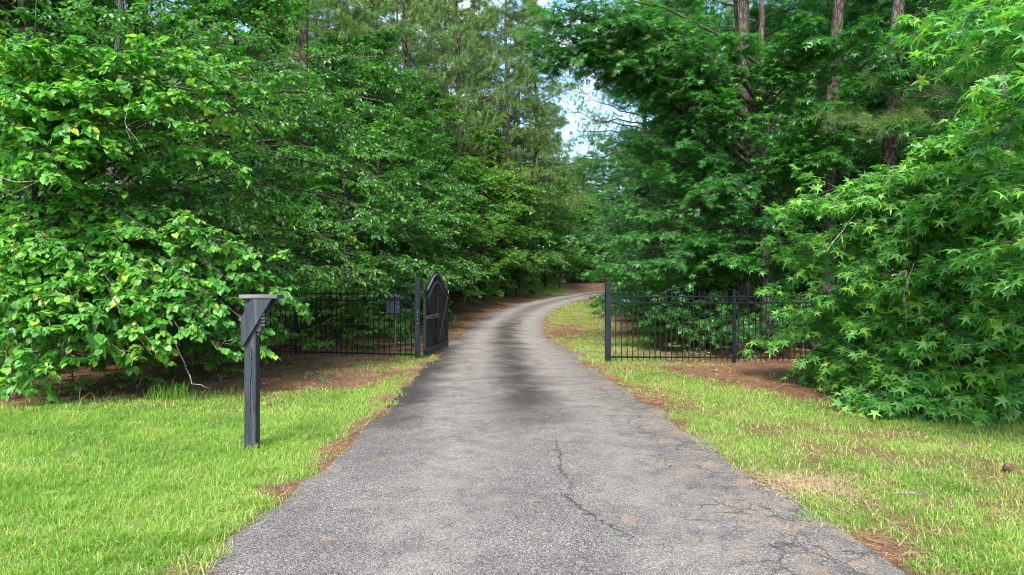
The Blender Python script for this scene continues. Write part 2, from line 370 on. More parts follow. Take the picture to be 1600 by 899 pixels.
m, N, L, out = new_mat('forest_floor')
tc = N('ShaderNodeTexCoord')
a = N('ShaderNodeAttribute', attribute_name='tint')
mp = N('ShaderNodeMapping'); mp.inputs['Scale'].default_value = (1, 1, 1); L(tc.outputs['Object'], mp.inputs['Vector'])
nA = N('ShaderNodeTexNoise'); nA.inputs['Scale'].default_value = 34; nA.inputs['Detail'].default_value = 8; nA.inputs['Roughness'].default_value = 0.7; nA.inputs['Distortion'].default_value = 1.6; L(mp.outputs['Vector'], nA.inputs['Vector'])
nB = N('ShaderNodeTexNoise'); nB.inputs['Scale'].default_value = 1.7; nB.inputs['Detail'].default_value = 5; L(mp.outputs['Vector'], nB.inputs['Vector'])
straw = ramp(N, [(0.28, (0.045, 0.025, 0.014)), (0.46, (0.15, 0.082, 0.044)), (0.6, (0.27, 0.152, 0.083)), (0.78, (0.42, 0.265, 0.155))]); L(nA.outputs['Fac'], straw.inputs['Fac'])
patchr = ramp(N, [(0.35, (0.62, 0.58, 0.55)), (0.65, (1.1, 1.02, 0.95))]); L(nB.outputs['Fac'], patchr.inputs['Fac'])
mu = N('ShaderNodeMixRGB', blend_type='MULTIPLY'); mu.inputs['Fac'].default_value = 1; L(straw.outputs['Color'], mu.inputs['Color1']); L(patchr.outputs['Color'], mu.inputs['Color2'])
gc = ramp(N, [(0.3, (0.07, 0.105, 0.022)), (0.5, (0.15, 0.20, 0.045)), (0.7, (0.24, 0.235, 0.09))]); L(nA.outputs['Fac'], gc.inputs['Fac'])
mx = N('ShaderNodeMixRGB'); L(a.outputs['Fac'], mx.inputs['Fac']); L(mu.outputs['Color'], mx.inputs['Color1']); L(gc.outputs['Color'], mx.inputs['Color2'])
p = N('ShaderNodeBsdfPrincipled'); p.inputs['Roughness'].default_value = 0.95; p.inputs['Specular IOR Level'].default_value = 0.15
b = N('ShaderNodeBump'); b.inputs['Strength'].default_value = 0.9; b.inputs['Distance'].default_value = 0.02; L(nA.outputs['Fac'], b.inputs['Height']); L(b.outputs['Normal'], p.inputs['Normal'])
L(mx.outputs['Color'], p.inputs['Base Color']); L(p.outputs['BSDF'], out.inputs['Surface']); M['floor'] = m
ground = mb.build('ground', M['floor'], smooth=True); ground['kind'] = 'structure'

# ------------------------------------------------------------------ driveway
m, N, L, out = new_mat('worn_asphalt')
tc = N('ShaderNodeTexCoord'); uv = N('ShaderNodeUVMap', uv_map='lane')
def noise(scale, det=4, rough=0.55, src=None, dist=0.0):
    n = N('ShaderNodeTexNoise'); n.inputs['Scale'].default_value = scale; n.inputs['Detail'].default_value = det; n.inputs['Roughness'].default_value = rough; n.inputs['Distortion'].default_value = dist
    L(src or tc.outputs['Object'], n.inputs['Vector']); return n
def mixc(bt, f, c1, c2):
    x = N('ShaderNodeMixRGB', blend_type=bt)
    for k, v in (('Fac', f), ('Color1', c1), ('Color2', c2)):
        if hasattr(v, 'is_output'): L(v, x.inputs[k])
        elif isinstance(v, tuple): x.inputs[k].default_value = (*v, 1)
        else: x.inputs[k].default_value = v
    return x.outputs['Color']
def mth(op, a_, b_=None, c_=None):
    x = N('ShaderNodeMath', operation=op)
    for i, v in enumerate((a_, b_, c_)):
        if v is None: continue
        if hasattr(v, 'is_output'): L(v, x.inputs[i])
        else: x.inputs[i].default_value = v
    return x.outputs[0]
def mrange(v, a_, b_, c_=0.0, d_=1.0):
    x = N('ShaderNodeMapRange', interpolation_type='SMOOTHSTEP'); L(v, x.inputs['Value'])
    for k, q in (('From Min', a_), ('From Max', b_), ('To Min', c_), ('To Max', d_)): x.inputs[k].default_value = q
    return x.outputs['Result']
sep = N('ShaderNodeSeparateXYZ'); L(uv.outputs['UV'], sep.inputs[0]); u_, v_ = sep.outputs[0], sep.outputs[1]   # u = metres right of centre, v = metres up the drive
chips = N('ShaderNodeTexVoronoi'); chips.inputs['Scale'].default_value = 130; L(tc.outputs['Object'], chips.inputs['Vector'])
chipv = N('ShaderNodeSeparateColor'); L(chips.outputs['Color'], chipv.inputs[0])
chipc = ramp(N, [(0.0, (0.062, 0.057, 0.052)), (0.3, (0.120, 0.110, 0.100)), (0.62, (0.174, 0.159, 0.144)), (0.88, (0.252, 0.231, 0.206)), (1.0, (0.40, 0.365, 0.315))]); L(chipv.outputs[0], chipc.inputs['Fac'])
chipd = ramp(N, [(0.0, (1, 1, 1)), (0.62, (0.95, 0.95, 0.95)), (0.9, (0.5, 0.49, 0.48))]); dsc = mth('MULTIPLY', chips.outputs['Distance'], 1.15); L(dsc, chipd.inputs['Fac'])
c = mixc('MULTIPLY', 0.8, chipc.outputs['Color'], chipd.outputs['Color'])
big = noise(1.1, 6, 0.6, None, 0.4); med = noise(4.5, 6, 0.65); fine = noise(26, 4)
bigr = ramp(N, [(0.3, (0.78, 0.77, 0.77)), (0.7, (1.18, 1.16, 1.12))]); L(big.outputs['Fac'], bigr.inputs['Fac']); c = mixc('MULTIPLY', 1.0, c, bigr.outputs['Color'])
medr = ramp(N, [(0.35, (0.82, 0.82, 0.82)), (0.7, (1.12, 1.11, 1.09))]); L(med.outputs['Fac'], medr.inputs['Fac']); c = mixc('MULTIPLY', 0.9, c, medr.outputs['Color'])
# worn wheel paths, paler and sandy
wob = mth('MULTIPLY_ADD', big.outputs['Fac'], 0.9, -0.45)
uw = mth('ADD', u_, wob)
def bump1(v, c0, w): return mth('SUBTRACT', 1.0, mrange(mth('ABSOLUTE', mth('SUBTRACT', v, c0)), 0.0, w))
paths = mth('MAXIMUM', bump1(uw, -0.72, 0.7), bump1(uw, 0.9, 0.75))
far_w = mrange(v_, 9.0, 20.0)
c = mixc('MIX', mth('MULTIPLY', mth('MULTIPLY', paths, mth('MULTIPLY_ADD', far_w, 0.5, 0.28)), mrange(med.outputs['Fac'], 0.25, 0.6)), c, (0.27, 0.235, 0.197))
# dark damp-looking film up the middle between the wheels and along the left edge
mid = bump1(uw, 0.1, 0.7)
midv = mth('MULTIPLY', mrange(v_, 6.2, 10.0), mth('SUBTRACT', 1.0, mrange(v_, 26, 34, 0.0, 0.75)))
blot = mrange(noise(0.8, 5, 0.6, uv.outputs['UV'], 0.5).outputs['Fac'], 0.30, 0.60)
c = mixc('MULTIPLY', mth('MULTIPLY', mth('MULTIPLY', mid, midv), mth('MULTIPLY_ADD', blot, 0.55, 0.35)), c, (0.27, 0.26, 0.25))
ledge = mth('MULTIPLY', mrange(mth('MULTIPLY', uw, -1.0), 0.95, 1.55), mth('MULTIPLY', mrange(v_, 6.0, 9.5), mth('SUBTRACT', 1.0, mrange(v_, 15, 19))))
c = mixc('MULTIPLY', mth('MULTIPLY', ledge, 0.95), c, (0.27, 0.265, 0.26))
# soft darker cross bands
bandn = N('ShaderNodeMapping'); bandn.inputs['Scale'].default_value = (0.25, 1.3, 1); L(uv.outputs['UV'], bandn.inputs['Vector'])
band = mrange(noise(1.0, 4, 0.6, bandn.outputs['Vector'], 0.6).outputs['Fac'], 0.48, 0.68)
c = mixc('MULTIPLY', mth('MULTIPLY', mth('MULTIPLY', band, mrange(v_, 7, 11)), 0.25), c, (0.5, 0.49, 0.48))
# red clay dust near the right edge and in freckles
clay = mth('MULTIPLY', mrange(u_, 0.9, 1.75), mrange(med.outputs['Fac'], 0.45, 0.65))
clay = mth('MAXIMUM', clay, mth('MULTIPLY', mrange(noise(3.1, 3, 0.5).outputs['Fac'], 0.66, 0.72), 0.8))
c = mixc('MIX', mth('MULTIPLY', clay, 0.5), c, (0.27, 0.175, 0.115))
# crazing (alligator cracks) on the right half
cm = N('ShaderNodeMixRGB', blend_type='ADD'); cm.inputs['Fac'].default_value = 0.22; L(tc.outputs['Object'], cm.inputs['Color1']); L(med.outputs['Color'], cm.inputs['Color2'])
cz = N('ShaderNodeTexVoronoi', feature='DISTANCE_TO_EDGE'); cz.inputs['Scale'].default_value = 3.4; L(cm.outputs['Color'], cz.inputs['Vector'])
czl = mth('SUBTRACT', 1.0, mrange(cz.outputs['Distance'], 0.008, 0.045))
czm = mth('MULTIPLY', mrange(mth('ADD', u_, mth('MULTIPLY_ADD', big.outputs['Fac'], 1.6, -0.8)), 0.75, 1.3), mrange(noise(1.9, 3).outputs['Fac'], 0.42, 0.58))
c = mixc('MULTIPLY', mth('MULTIPLY', mth('MULTIPLY', czl, czm), 0.6), c, (0.3, 0.28, 0.25))
p = N('ShaderNodeBsdfPrincipled'); p.inputs['Roughness'].default_value = 0.92; p.inputs['Specular IOR Level'].default_value = 0.15
hgt = mth('ADD', mth('MULTIPLY', chips.outputs['Distance'], -1.0), mth('MULTIPLY', mth('MULTIPLY', czl, czm), -1.2))
b = N('ShaderNodeBump'); b.inputs['Strength'].default_value = 0.7; b.inputs['Distance'].default_value = 0.006; L(hgt, b.inputs['Height']); L(b.outputs['Normal'], p.inputs['Normal'])
L(c, p.inputs['Base Color']); L(p.outputs['BSDF'], out.inputs['Surface']); M['asphalt'] = m

rng = np.random.default_rng(5)
K = 17; S = len(s_f)
fr = np.linspace(-1, 1, K)
jl = (fbm(s_f * 1.1, s_f * 0, 40, 5) - 0.5) * 0.55; jr = (fbm(s_f * 1.1, s_f * 0 + 9, 41, 5) - 0.5) * 0.50
Lw = rW + jl; Rw = rW + jr
latm = np.where(fr[None, :] < 0, fr[None, :] * Lw[:, None], fr[None, :] * Rw[:, None])
RV = np.zeros((S, K, 3)); RV[..., 0] = rX[:, None] + rN[:, 0:1] * latm; RV[..., 1] = rY[:, None] + rN[:, 1:2] * latm
RV[..., 2] = rZ[:, None] + 0.012 + 0.02 * (1 - (fr[None, :]) ** 2) + 0.012 * (fbm(RV[..., 0].ravel() * 0.9, RV[..., 1].ravel() * 0.9, 55).reshape(S, K) - 0.5) - 0.015 * (np.abs(fr) > 0.99)[None, :]
mb = MB(); I = np.arange(S * K).reshape(S, K)
F = np.stack([I[:-1, :-1], I[:-1, 1:], I[1:, 1:], I[1:, :-1]], -1).reshape(-1, 4)
mb.add(RV.reshape(-1, 3), F)
me = mb.mesh('driveway', M['asphalt'], True)
uvl = me.uv_layers.new(name='lane'); vi = np.empty(len(me.loops), np.int32); me.loops.foreach_get('vertex_index', vi)
uvv = np.stack([latm.ravel(), np.repeat(s_f - 3.0, K)], 1)[vi]; uvl.data.foreach_set('uv', uvv.astype(np.float32).ravel())
drive = obj('driveway', me); drive['kind'] = 'structure'
def road_z(x, y):
    lat, hw, rz = road_lat([x], [y]); f = lat[0] / hw[0]
    return rz[0] + 0.012 + 0.02 * (1 - f * f) + 0.012 * (fbm(np.array([x * 0.9]), np.array([y * 0.9]), 55)[0] - 0.5)
# the long open cracks
def crack(pts_px, w, seed, jag=0.045):
    r = np.random.default_rng(seed); P = []
    for (x, y) in pts_px:
        Y = 1067 * (EYE - 0.03) / (y - 450); P.append([(x - 800) / 1067 * Y, Y])
    P = np.array(P); Q = []
    for a_, b_ in zip(P[:-1], P[1:]):
        n = max(3, int(np.linalg.norm(b_ - a_) / 0.035))
        for k in range(n): Q.append(a_ + (b_ - a_) * k / n + r.normal(0, jag, 2) * 0.5)
    Q = np.array(Q + [P[-1]]); n = len(Q)
    d = np.gradient(Q, axis=0); d /= np.linalg.norm(d, axis=1, keepdims=True); nn = np.stack([d[:, 1], -d[:, 0]], 1)
    ww = w * 0.62 * (0.1 + 1.3 * r.random(n) ** 1.5) * np.sin(np.linspace(0.15, np.pi - 0.15, n)) ** 0.4
    z = np.array([road_z(*q) for q in Q]) + 0.003
    V = np.concatenate([np.c_[Q - nn * ww[:, None], z], np.c_[Q + nn * ww[:, None], z]])
    F = np.array([[i, i + 1, n + i + 1, n + i] for i in range(n - 1)])
    mb = MB(); mb.add(V, F); return mb.build('crack', M['crack'], drive)
crack([(868, 688), (876, 712), (874, 728), (884, 745), (896, 752), (888, 764), (876, 768)], 0.018, 1)
crack([(876, 770), (900, 790), (912, 800), (940, 818), (965, 828), (985, 848), (1003, 858)], 0.026, 2)
crack([(808, 618), (814, 640), (818, 668), (836, 688), (868, 690)], 0.006, 3)
crack([(912, 573), (922, 590), (935, 604), (960, 622), (990, 640), (1020, 668), (1035, 712), (1052, 735)], 0.007, 4)
crack([(1190, 790), (1215, 806), (1243, 812)], 0.010, 5)
crack([(1240, 822), (1262, 840), (1275, 856)], 0.008, 6)
crack([(1290, 860), (1312, 880), (1330, 897)], 0.008, 7)
crack([(1040, 660), (1075, 672), (1110, 690), (1130, 712)], 0.006, 8)
crack([(640, 820), (632, 840), (636, 862)], 0.003, 9)

# ------------------------------------------------------------------ leaf shapes (x right, y forward, z up; about one unit long)
def star_leaf(detail):
    c = np.array([0, 0.36, 0.0]); ang = [-128, -64, 0, 64, 128]; ln = [0.40, 0.58, 0.66, 0.58, 0.40]
    V = [c]; F = []
    for a_, l in zip(ang, ln):
        a_ = R(a_); d = np.array([math.sin(a_), math.cos(a_), 0]); s_ = np.array([math.cos(a_), -math.sin(a_), 0])
        tip = c + d * l + np.array([0, 0, -0.16 * l]); k = len(V)
        if detail:
            V += [c + d * 0.12 - s_ * 0.085, c + d * l * 0.50 - s_ * 0.088 + [0, 0, 0.030], tip, c + d * l * 0.50 + s_ * 0.088 + [0, 0, 0.030], c + d * 0.12 + s_ * 0.085, c + d * l * 0.5 + [0, 0, -0.012]]
            F += [[0, k + 4, k + 5], [k + 4, k + 3, k + 5], [k + 3, k + 2, k + 5], [k + 5, k + 2, k + 1], [k + 5, k + 1, k], [k + 5, k, 0]]
        else:
            V += [c + d * 0.10 - s_ * 0.115, tip, c + d * 0.10 + s_ * 0.115]; F += [[k, k + 2, k + 1]]
    if detail:
        k = len(V); V += [np.array([-0.008, 0.36, 0.004]), np.array([0.008, 0.36, 0.004]), np.array([0, -0.25, 0.05])]; F += [[k, k + 2, k + 1]]
    return np.array(V, float), np.array(F)
STAR = star_leaf(True); STARL = star_leaf(False)
def star_fan():
    c = np.array([0, 0.36, 0.02]); V = [c]; ang = [-128, -64, 0, 64, 128]; ln = [0.42, 0.60, 0.68, 0.60, 0.42]; ring = [np.array([0, 0.16, 0])]
    for i, (a_, l) in enumerate(zip(ang, ln)):
        a_ = R(a_); ring.append(c + np.array([math.sin(a_) * l, math.cos(a_) * l, -0.14 * l]))
        if i < 4: b_ = R(ang[i] + 32); ring.append(c + np.array([math.sin(b_) * 0.19, math.cos(b_) * 0.19, 0]))
    return np.array(V + ring), np.array([[0, 1 + (k + 1) % 10, 1 + k] for k in range(10)])
STARF = star_fan()
OVATE = (np.array([[0, 0, 0], [-.27, .38, .07], [.27, .38, .07], [0, 1, -.10], [0, .42, 0], [-.18, .74, .02], [.18, .74, .02]], float),
         np.array([[0, 4, 1], [0, 2, 4], [1, 4, 5], [2, 6, 4], [5, 4, 3], [4, 6, 3]]))
OVATEL = (np.array([[0, 0, 0], [-.30, .42, .06], [.30, .42, .06], [0, 1, -.10]], float), np.array([[0, 2, 3], [0, 3, 1]]))
HEART = (np.array([[0, .10, 0], [-.22, -.06, .03], [-.46, .12, .05], [-.44, .45, .05], [-.22, .75, .01], [0, 1.0, -.10], [.22, .75, .01], [.44, .45, .05], [.46, .12, .05], [.22, -.06, .03], [0, .45, -.01]], float),
         np.array([[10, i + 1, i] for i in range(0, 9)] + [[10, 0, 9]]))
def tuft_leaf(n, seed, spread=1.0, w=0.02, droop=0.25):
    r = np.random.default_rng(seed); V = []; F = []
    for i in range(n):
        a_ = r.uniform(0, 2 * np.pi); th = np.arccos(1 - r.random() * spread)
        d = np.array([math.cos(a_) * math.sin(th), math.cos(th), math.sin(a_) * math.sin(th)])
        l = r.uniform(0.7, 1.05); s_ = np.cross(d, r.normal(size=3)); s_ /= np.linalg.norm(s_); b0 = np.array([0, -0.25 * r.random(), 0]); k = len(V)
        V += [b0 - s_ * w, b0 + s_ * w, b0 + d * l + [0, 0, -droop * l * r.random()]]; F.append([k, k + 1, k + 2])
    return np.array(V), np.array(F)
TUFT = tuft_leaf(18, 1, 1.1, 0.030); TUFTN = tuft_leaf(60, 2, 1.1, 0.009)

# ------------------------------------------------------------------ tree growth
UP = np.array([0, 0, 1.0])
def nrm(v): return v / (np.linalg.norm(v, axis=-1, keepdims=True) + 1e-9)
def grow(S, D, Ln, K, sag, rng, wig=0.04):
    t = np.linspace(0, 1, K); N_ = len(S)
    P = S[:, None] + D[:, None] * Ln[:, None, None] * t[None, :, None]
    P = P - UP * (np.broadcast_to(sag, (N_,)) * Ln)[:, None, None] * (t ** 2)[None, :, None]
    w = np.cumsum(rng.normal(0, wig, (N_, K, 3)), 1) * Ln[:, None, None]; w -= w[:, :1]
    return P + w
def arcs(S, T, K, arch, rng, wig=0.02):
    t = np.linspace(0, 1, K); D = T - S; Ln = np.linalg.norm(D, axis=1)
    P = S[:, None] + D[:, None] * t[None, :, None] + UP * (np.broadcast_to(arch, (len(S),)) * Ln)[:, None, None] * (4 * t * (1 - t))[None, :, None]
    w = np.cumsum(rng.normal(0, wig, (len(S), K, 3)), 1) * Ln[:, None, None]; w -= w[:, :1] * 1.0
    return P + w * (1 - t)[None, :, None]
def at_t(P, idx, t):
    K = P.shape[1]; f = t * (K - 1); i = np.minimum(f.astype(int), K - 2); a_ = (f - i)[:, None]
    return P[idx, i] * (1 - a_) + P[idx, i + 1] * a_, nrm(P[idx, i + 1] - P[idx, i])
def sprout(P, nper, t0, t1, rng, ang=0.9, flat=0.5, up=0.05):
    N_ = len(P); idx = np.repeat(np.arange(N_), nper)
    base = (np.tile(np.arange(nper), N_) + rng.random(N_ * nper)) / nper
    t = t0 + (t1 - t0) * base
    p, tg = at_t(P, idx, t)
    side = np.where(np.tile(np.arange(nper), N_) % 2 == 0, 1.0, -1.0)
    lat = nrm(np.cross(tg, UP)) * side[:, None]
    third = np.cross(tg, lat)
    a_ = ang * rng.uniform(0.7, 1.2, len(t))
    D = tg * np.cos(a_)[:, None] + lat * np.sin(a_)[:, None] + third * rng.normal(0, flat, len(t))[:, None] + UP * up
    return idx, t, p, nrm(D), side
def foliage(P, nper, size, rng, droop=0.35, tilt=0.35, t0=0.1, tintv=(0.42, 0.13), tip=0.15, base_t=None, fwd=0.75, cover=1.0):
    N_ = len(P); idx, t, p, D, side = sprout(P, nper, t0, 1.0, rng, ang=fwd, flat=0.3, up=0)
    keep = rng.random(len(idx)) < cover
    idx, t, p, D = idx[keep], t[keep], p[keep], D[keep]
    n = len(idx)
    D = D - UP * np.abs(rng.normal(droop, 0.25, n))[:, None]
    nn = UP + rng.normal(0, tilt, (n, 3)) + nrm(D) * 0.2
    tw = rng.normal(0, 0.07, N_)
    if base_t is not None: tw = tw + base_t
    ti = rng.normal(tintv[0], tintv[1], n) + tw[idx] + tip * sstep(0.7, 1.0, t) * (rng.random(n) < 0.6)
    sz = size * rng.uniform(0.48, 1.18, n) * (1 - 0.25 * sstep(0.75, 1.0, t))
    p = p + nrm(D) * (sz * rng.uniform(0.05, 0.35, n))[:, None]
    return p, D, nn, sz, np.clip(ti, 0.02, 0.99)

def tree_mesh(name, seed, H, cb, rad, nprim, tr, leaf, lsize, nsec=7, ntw=5, nleaf=8, el=(0.75, 0.05), sag=0.18, shape=0.7, lmat='hardwood', bark='bark', droop=0.35, tilt=0.35, tintv=(0.42, 0.13), flat=0.25, extra=None, peak=0.35, cover=1.0):
    rng = np.random.default_rng(seed)
    tb = MB(); cb_ = MB()
    K = 9; t = np.linspace(0, 1, K)
    path = np.stack([np.zeros(K), np.zeros(K), t * H], 1)[None]; w = np.cumsum(rng.normal(0, 0.012 * H, (K, 3)), 0); w -= w[0]; w[:, 2] = 0; path = path + w[None] * 0.6
    path[0, 0, 2] = -0.25
    rad_t = tr * (1 - 0.85 * t) ; rad_t[0] *= 1.25
    tb.tubes(path, rad_t[None], 9)
    h = cb + (0.985 - cb) * ((np.arange(nprim) + rng.random(nprim)) / nprim)
    p0, _ = at_t(path, np.zeros(nprim, int), h)
    az = np.arange(nprim) * 2.399 + rng.normal(0, 0.35, nprim)
    rel = (h - cb) / (1 - cb)
    prof = np.where(rel < peak, 0.72 + 0.28 * rel / peak, np.clip(1 - (rel - peak) / (1 - peak), 0, 1) ** shape)
    Ln = rad * (0.15 + 0.85 * prof) * rng.uniform(0.55, 1.18, nprim)
    e = el[1] + (el[0] - el[1]) * rel + rng.normal(0, 0.24, nprim)
    D = np.stack([np.cos(az) * np.cos(e), np.sin(az) * np.cos(e), np.sin(e)], 1)
    P1 = grow(p0, D, Ln, 7, sag, rng, 0.03)
    zmin = 0.25
    if extra is not None:
        S = np.array([q[0] for q in extra]); T = np.array([q[1] for q in extra]); A_ = arcs(S, T, 7, 0.08, rng); P1 = np.concatenate([P1, A_]); Ln = np.concatenate([Ln, np.linalg.norm(T - S, axis=1)])
    r1 = np.clip(0.010 + 0.012 * Ln, 0.012, tr * 0.45)
    tb.tubes(P1, r1[:, None] * np.linspace(1, 0.25, 7)[None], 4)
    i2, t2, s2, D2, _ = sprout(P1, nsec, 0.22, 1.0, rng, 0.85, flat, 0.05)
    L2 = Ln[i2] * 0.46 * (1.15 - 0.7 * t2) * rng.uniform(0.7, 1.2, len(i2)); P2 = grow(s2, D2, L2, 4, sag * 0.8, rng, 0.05)
    tb.tubes(P2, (0.004 + 0.006 * L2)[:, None] * np.linspace(1, 0.35, 4)[None], 3)
    i3, t3, s3, D3, _ = sprout(P2, ntw, 0.15, 1.0, rng, 0.8, flat * 1.2, 0.03)
    L3 = np.clip(L2[i3] * 0.5 * rng.uniform(0.6, 1.2, len(i3)), 0.12, 0.9); P3 = grow(s3, D3, L3, 3, 0.15, rng, 0.06)
    tb.tubes(P3, np.full((len(P3), 3), 0.0035), 3)
    bt = rng.normal(0, 0.07, len(P1))[i2][i3]
    fo = foliage(P3, nleaf, lsize, rng, droop, tilt, tintv=tintv, base_t=bt, cover=cover)
    fo2 = foliage(P2, 4, lsize, rng, droop, tilt, t0=0.5, tintv=tintv)
    fo = [np.concatenate([a_, b_]) for a_, b_ in zip(fo, fo2)]
    ok = fo[0][:, 2] > zmin
    cb_.leaves(*[a_[ok] for a_ in fo[:4]], leaf, fo[4][ok])
    return tb.mesh(name + '_trunk', M[bark], True), cb_.mesh(name + '_crown', M[lmat])

def pine_mesh(name, seed, H, cb, rad, nprim, tr, tuft=0.30):
    rng = np.random.default_rng(seed); tb = MB(); cm = MB()
    K = 9; t = np.linspace(0, 1, K)
    path = np.stack([np.zeros(K), np.zeros(K), t * H], 1)[None]; w = np.cumsum(rng.normal(0, 0.006 * H, (K, 3)), 0); w -= w[0]; w[:, 2] = 0; path = path + w[None]; path[0, 0, 2] = -0.25
    rt = tr * (1 - 0.8 * t); rt[0] *= 1.2
    tb.tubes(path, rt[None], 10)
    h = cb + (0.99 - cb) * ((np.arange(nprim) + rng.random(nprim)) / nprim)
    p0, _ = at_t(path, np.zeros(nprim, int), h); az = np.arange(nprim) * 2.399 + rng.normal(0, 0.4, nprim); rel = (h - cb) / (1 - cb)
    Ln = rad * (0.2 + 0.8 * (1 - rel) ** 0.8) * rng.uniform(0.55, 1.15, nprim); e = 0.12 + 0.6 * rel + rng.normal(0, 0.15, nprim)
    D = np.stack([np.cos(az) * np.cos(e), np.sin(az) * np.cos(e), np.sin(e)], 1)
    P1 = grow(p0, D, Ln, 7, 0.12, rng, 0.03)
    tb.tubes(P1, (0.012 + 0.010 * Ln)[:, None] * np.linspace(1, 0.25, 7)[None], 4)
    i2, t2, s2, D2, _ = sprout(P1, 9, 0.3, 1.0, rng, 0.8, 0.35, 0.10)
    L2 = Ln[i2] * 0.42 * (1.2 - 0.8 * t2) * rng.uniform(0.7, 1.2, len(i2)); P2 = grow(s2, D2, L2, 4, -0.05, rng, 0.05)
    tb.tubes(P2, (0.004 + 0.005 * L2)[:, None] * np.linspace(1, 0.4, 4)[None], 3)
    i3, t3, s3, D3, _ = sprout(P2, 6, 0.2, 1.0, rng, 0.7, 0.4, 0.15)
    L3 = np.clip(L2[i3] * 0.4, 0.12, 0.5)
    E = s3 + D3 * L3[:, None]; n = len(E)
    ti = np.clip(rng.normal(0.5, 0.18, n) + rng.normal(0, 0.1, len(P1))[i2][i3], 0, 1)
    cm.leaves(E, D3 + rng.normal(0, 0.2, (n, 3)), UP + rng.normal(0, 0.3, (n, 3)), tuft * rng.uniform(0.75, 1.2, n), TUFT, ti)
    return tb.mesh(name + '_trunk', M['pine_bark'], True), cm.mesh(name + '_crown', M['pine'])

KINDS = {}
KINDS['g1'] = tree_mesh('sweetgum', 11, 12.5, 0.05, 3.7, 54, 0.15, STARL, 0.19, lmat='sweetgum', droop=0.45, nleaf=9, shape=0.5, peak=0.5)
KINDS['g2'] = tree_mesh('sweetgum', 12, 11.0, 0.06, 3.6, 50, 0.13, STARL, 0.19, lmat='sweetgum', droop=0.45, nleaf=9, shape=0.5, peak=0.55)
KINDS['g3'] = tree_mesh('sweetgum', 13, 6.6, 0.06, 2.8, 40, 0.08, STARL, 0.17, lmat='sweetgum', droop=0.45, nleaf=8, shape=0.5, peak=0.5)
KINDS['h1'] = tree_mesh('hardwood', 21, 12.0, 0.07, 3.7, 58, 0.15, OVATEL, 0.175, lmat='hardwood', nsec=8, nleaf=11, flat=0.25, shape=0.5, peak=0.5)
KINDS['h2'] = tree_mesh('hardwood', 22, 10.0, 0.08, 3.6, 52, 0.12, OVATEL, 0.17, lmat='hardwood', nsec=8, nleaf=11, flat=0.25, shape=0.5, peak=0.55, tintv=(0.5, 0.13))
KINDS['h3'] = tree_mesh('hardwood', 23, 6.0, 0.08, 2.7, 38, 0.08, OVATEL, 0.14, lmat='hardwood', nsec=8, nleaf=11, shape=0.5, flat=0.22, peak=0.5, tintv=(0.5, 0.13))
KINDS['h4'] = KINDS['h1']; KINDS['h5'] = KINDS['h3']; KINDS['h6'] = KINDS['h2']      # same shapes, leaf colour paler for variety and to look sunlit
KINDS['p1'] = pine_mesh('pine', 31, 25, 0.30, 5.2, 74, 0.24, 0.36)
KINDS['p2'] = pine_mesh('pine', 32, 22, 0.28, 4.8, 70, 0.20, 0.36)
KINDS['p3'] = pine_mesh('pine', 33, 24, 0.52, 3.8, 40, 0.23)
KINDS['s1'] = tree_mesh('shrub', 41, 1.7, 0.05, 0.9, 14, 0.018, OVATEL, 0.10, lmat='lit_hardwood', nsec=5, ntw=4, nleaf=6, tintv=(0.55, 0.14))  # brightened leaf colour makes the shrubs look lit
KINDS['s2'] = tree_mesh('shrub', 42, 1.3, 0.05, 0.8, 12, 0.016, STARL, 0.12, lmat='sweetgum', nsec=5, ntw=4, nleaf=5, tintv=(0.55, 0.14))
BOLE = {'g': ('sweetgum_tree', 'sweetgum'), 'h': ('hardwood_tree', 'tree'), 'p': ('pine_tree', 'pine'), 's': ('shrub', 'shrub')}

def place(kind, x, y, s=1.0, rz=0.0, label=None, group=None, lean=(0, 0)):
    nm, cat = BOLE[kind[0]]
    o = thing(nm, label, {'g': 'tree', 'h': 'tree', 'p': 'pine tree', 's': 'shrub'}[kind[0]], (x, y, gz(x, y)), rz, group)
    o.scale = (s, s, s); o.rotation_euler = (lean[0], lean[1], rz)
    tm, cm = KINDS[kind]
    obj('trunk' if kind[0] != 's' else 'stem', tm, o); cr = obj('crown' if kind[0] != 's' else 'foliage', cm, o)
    if kind in ('h4', 'h5', 'h6'): cr.material_slots[0].link = 'OBJECT'; cr.material_slots[0].material = M['lit_hardwood']
    return o

prng = random.Random(77)
def rr(): return prng.uniform(0, 6.28)
G_R = 'trees massed along the right side of the drive'; G_L = 'trees massed along the left side of the drive'; G_P = 'tall pines rising above the hardwoods'; G_F = 'trees closing the view beyond the bend'
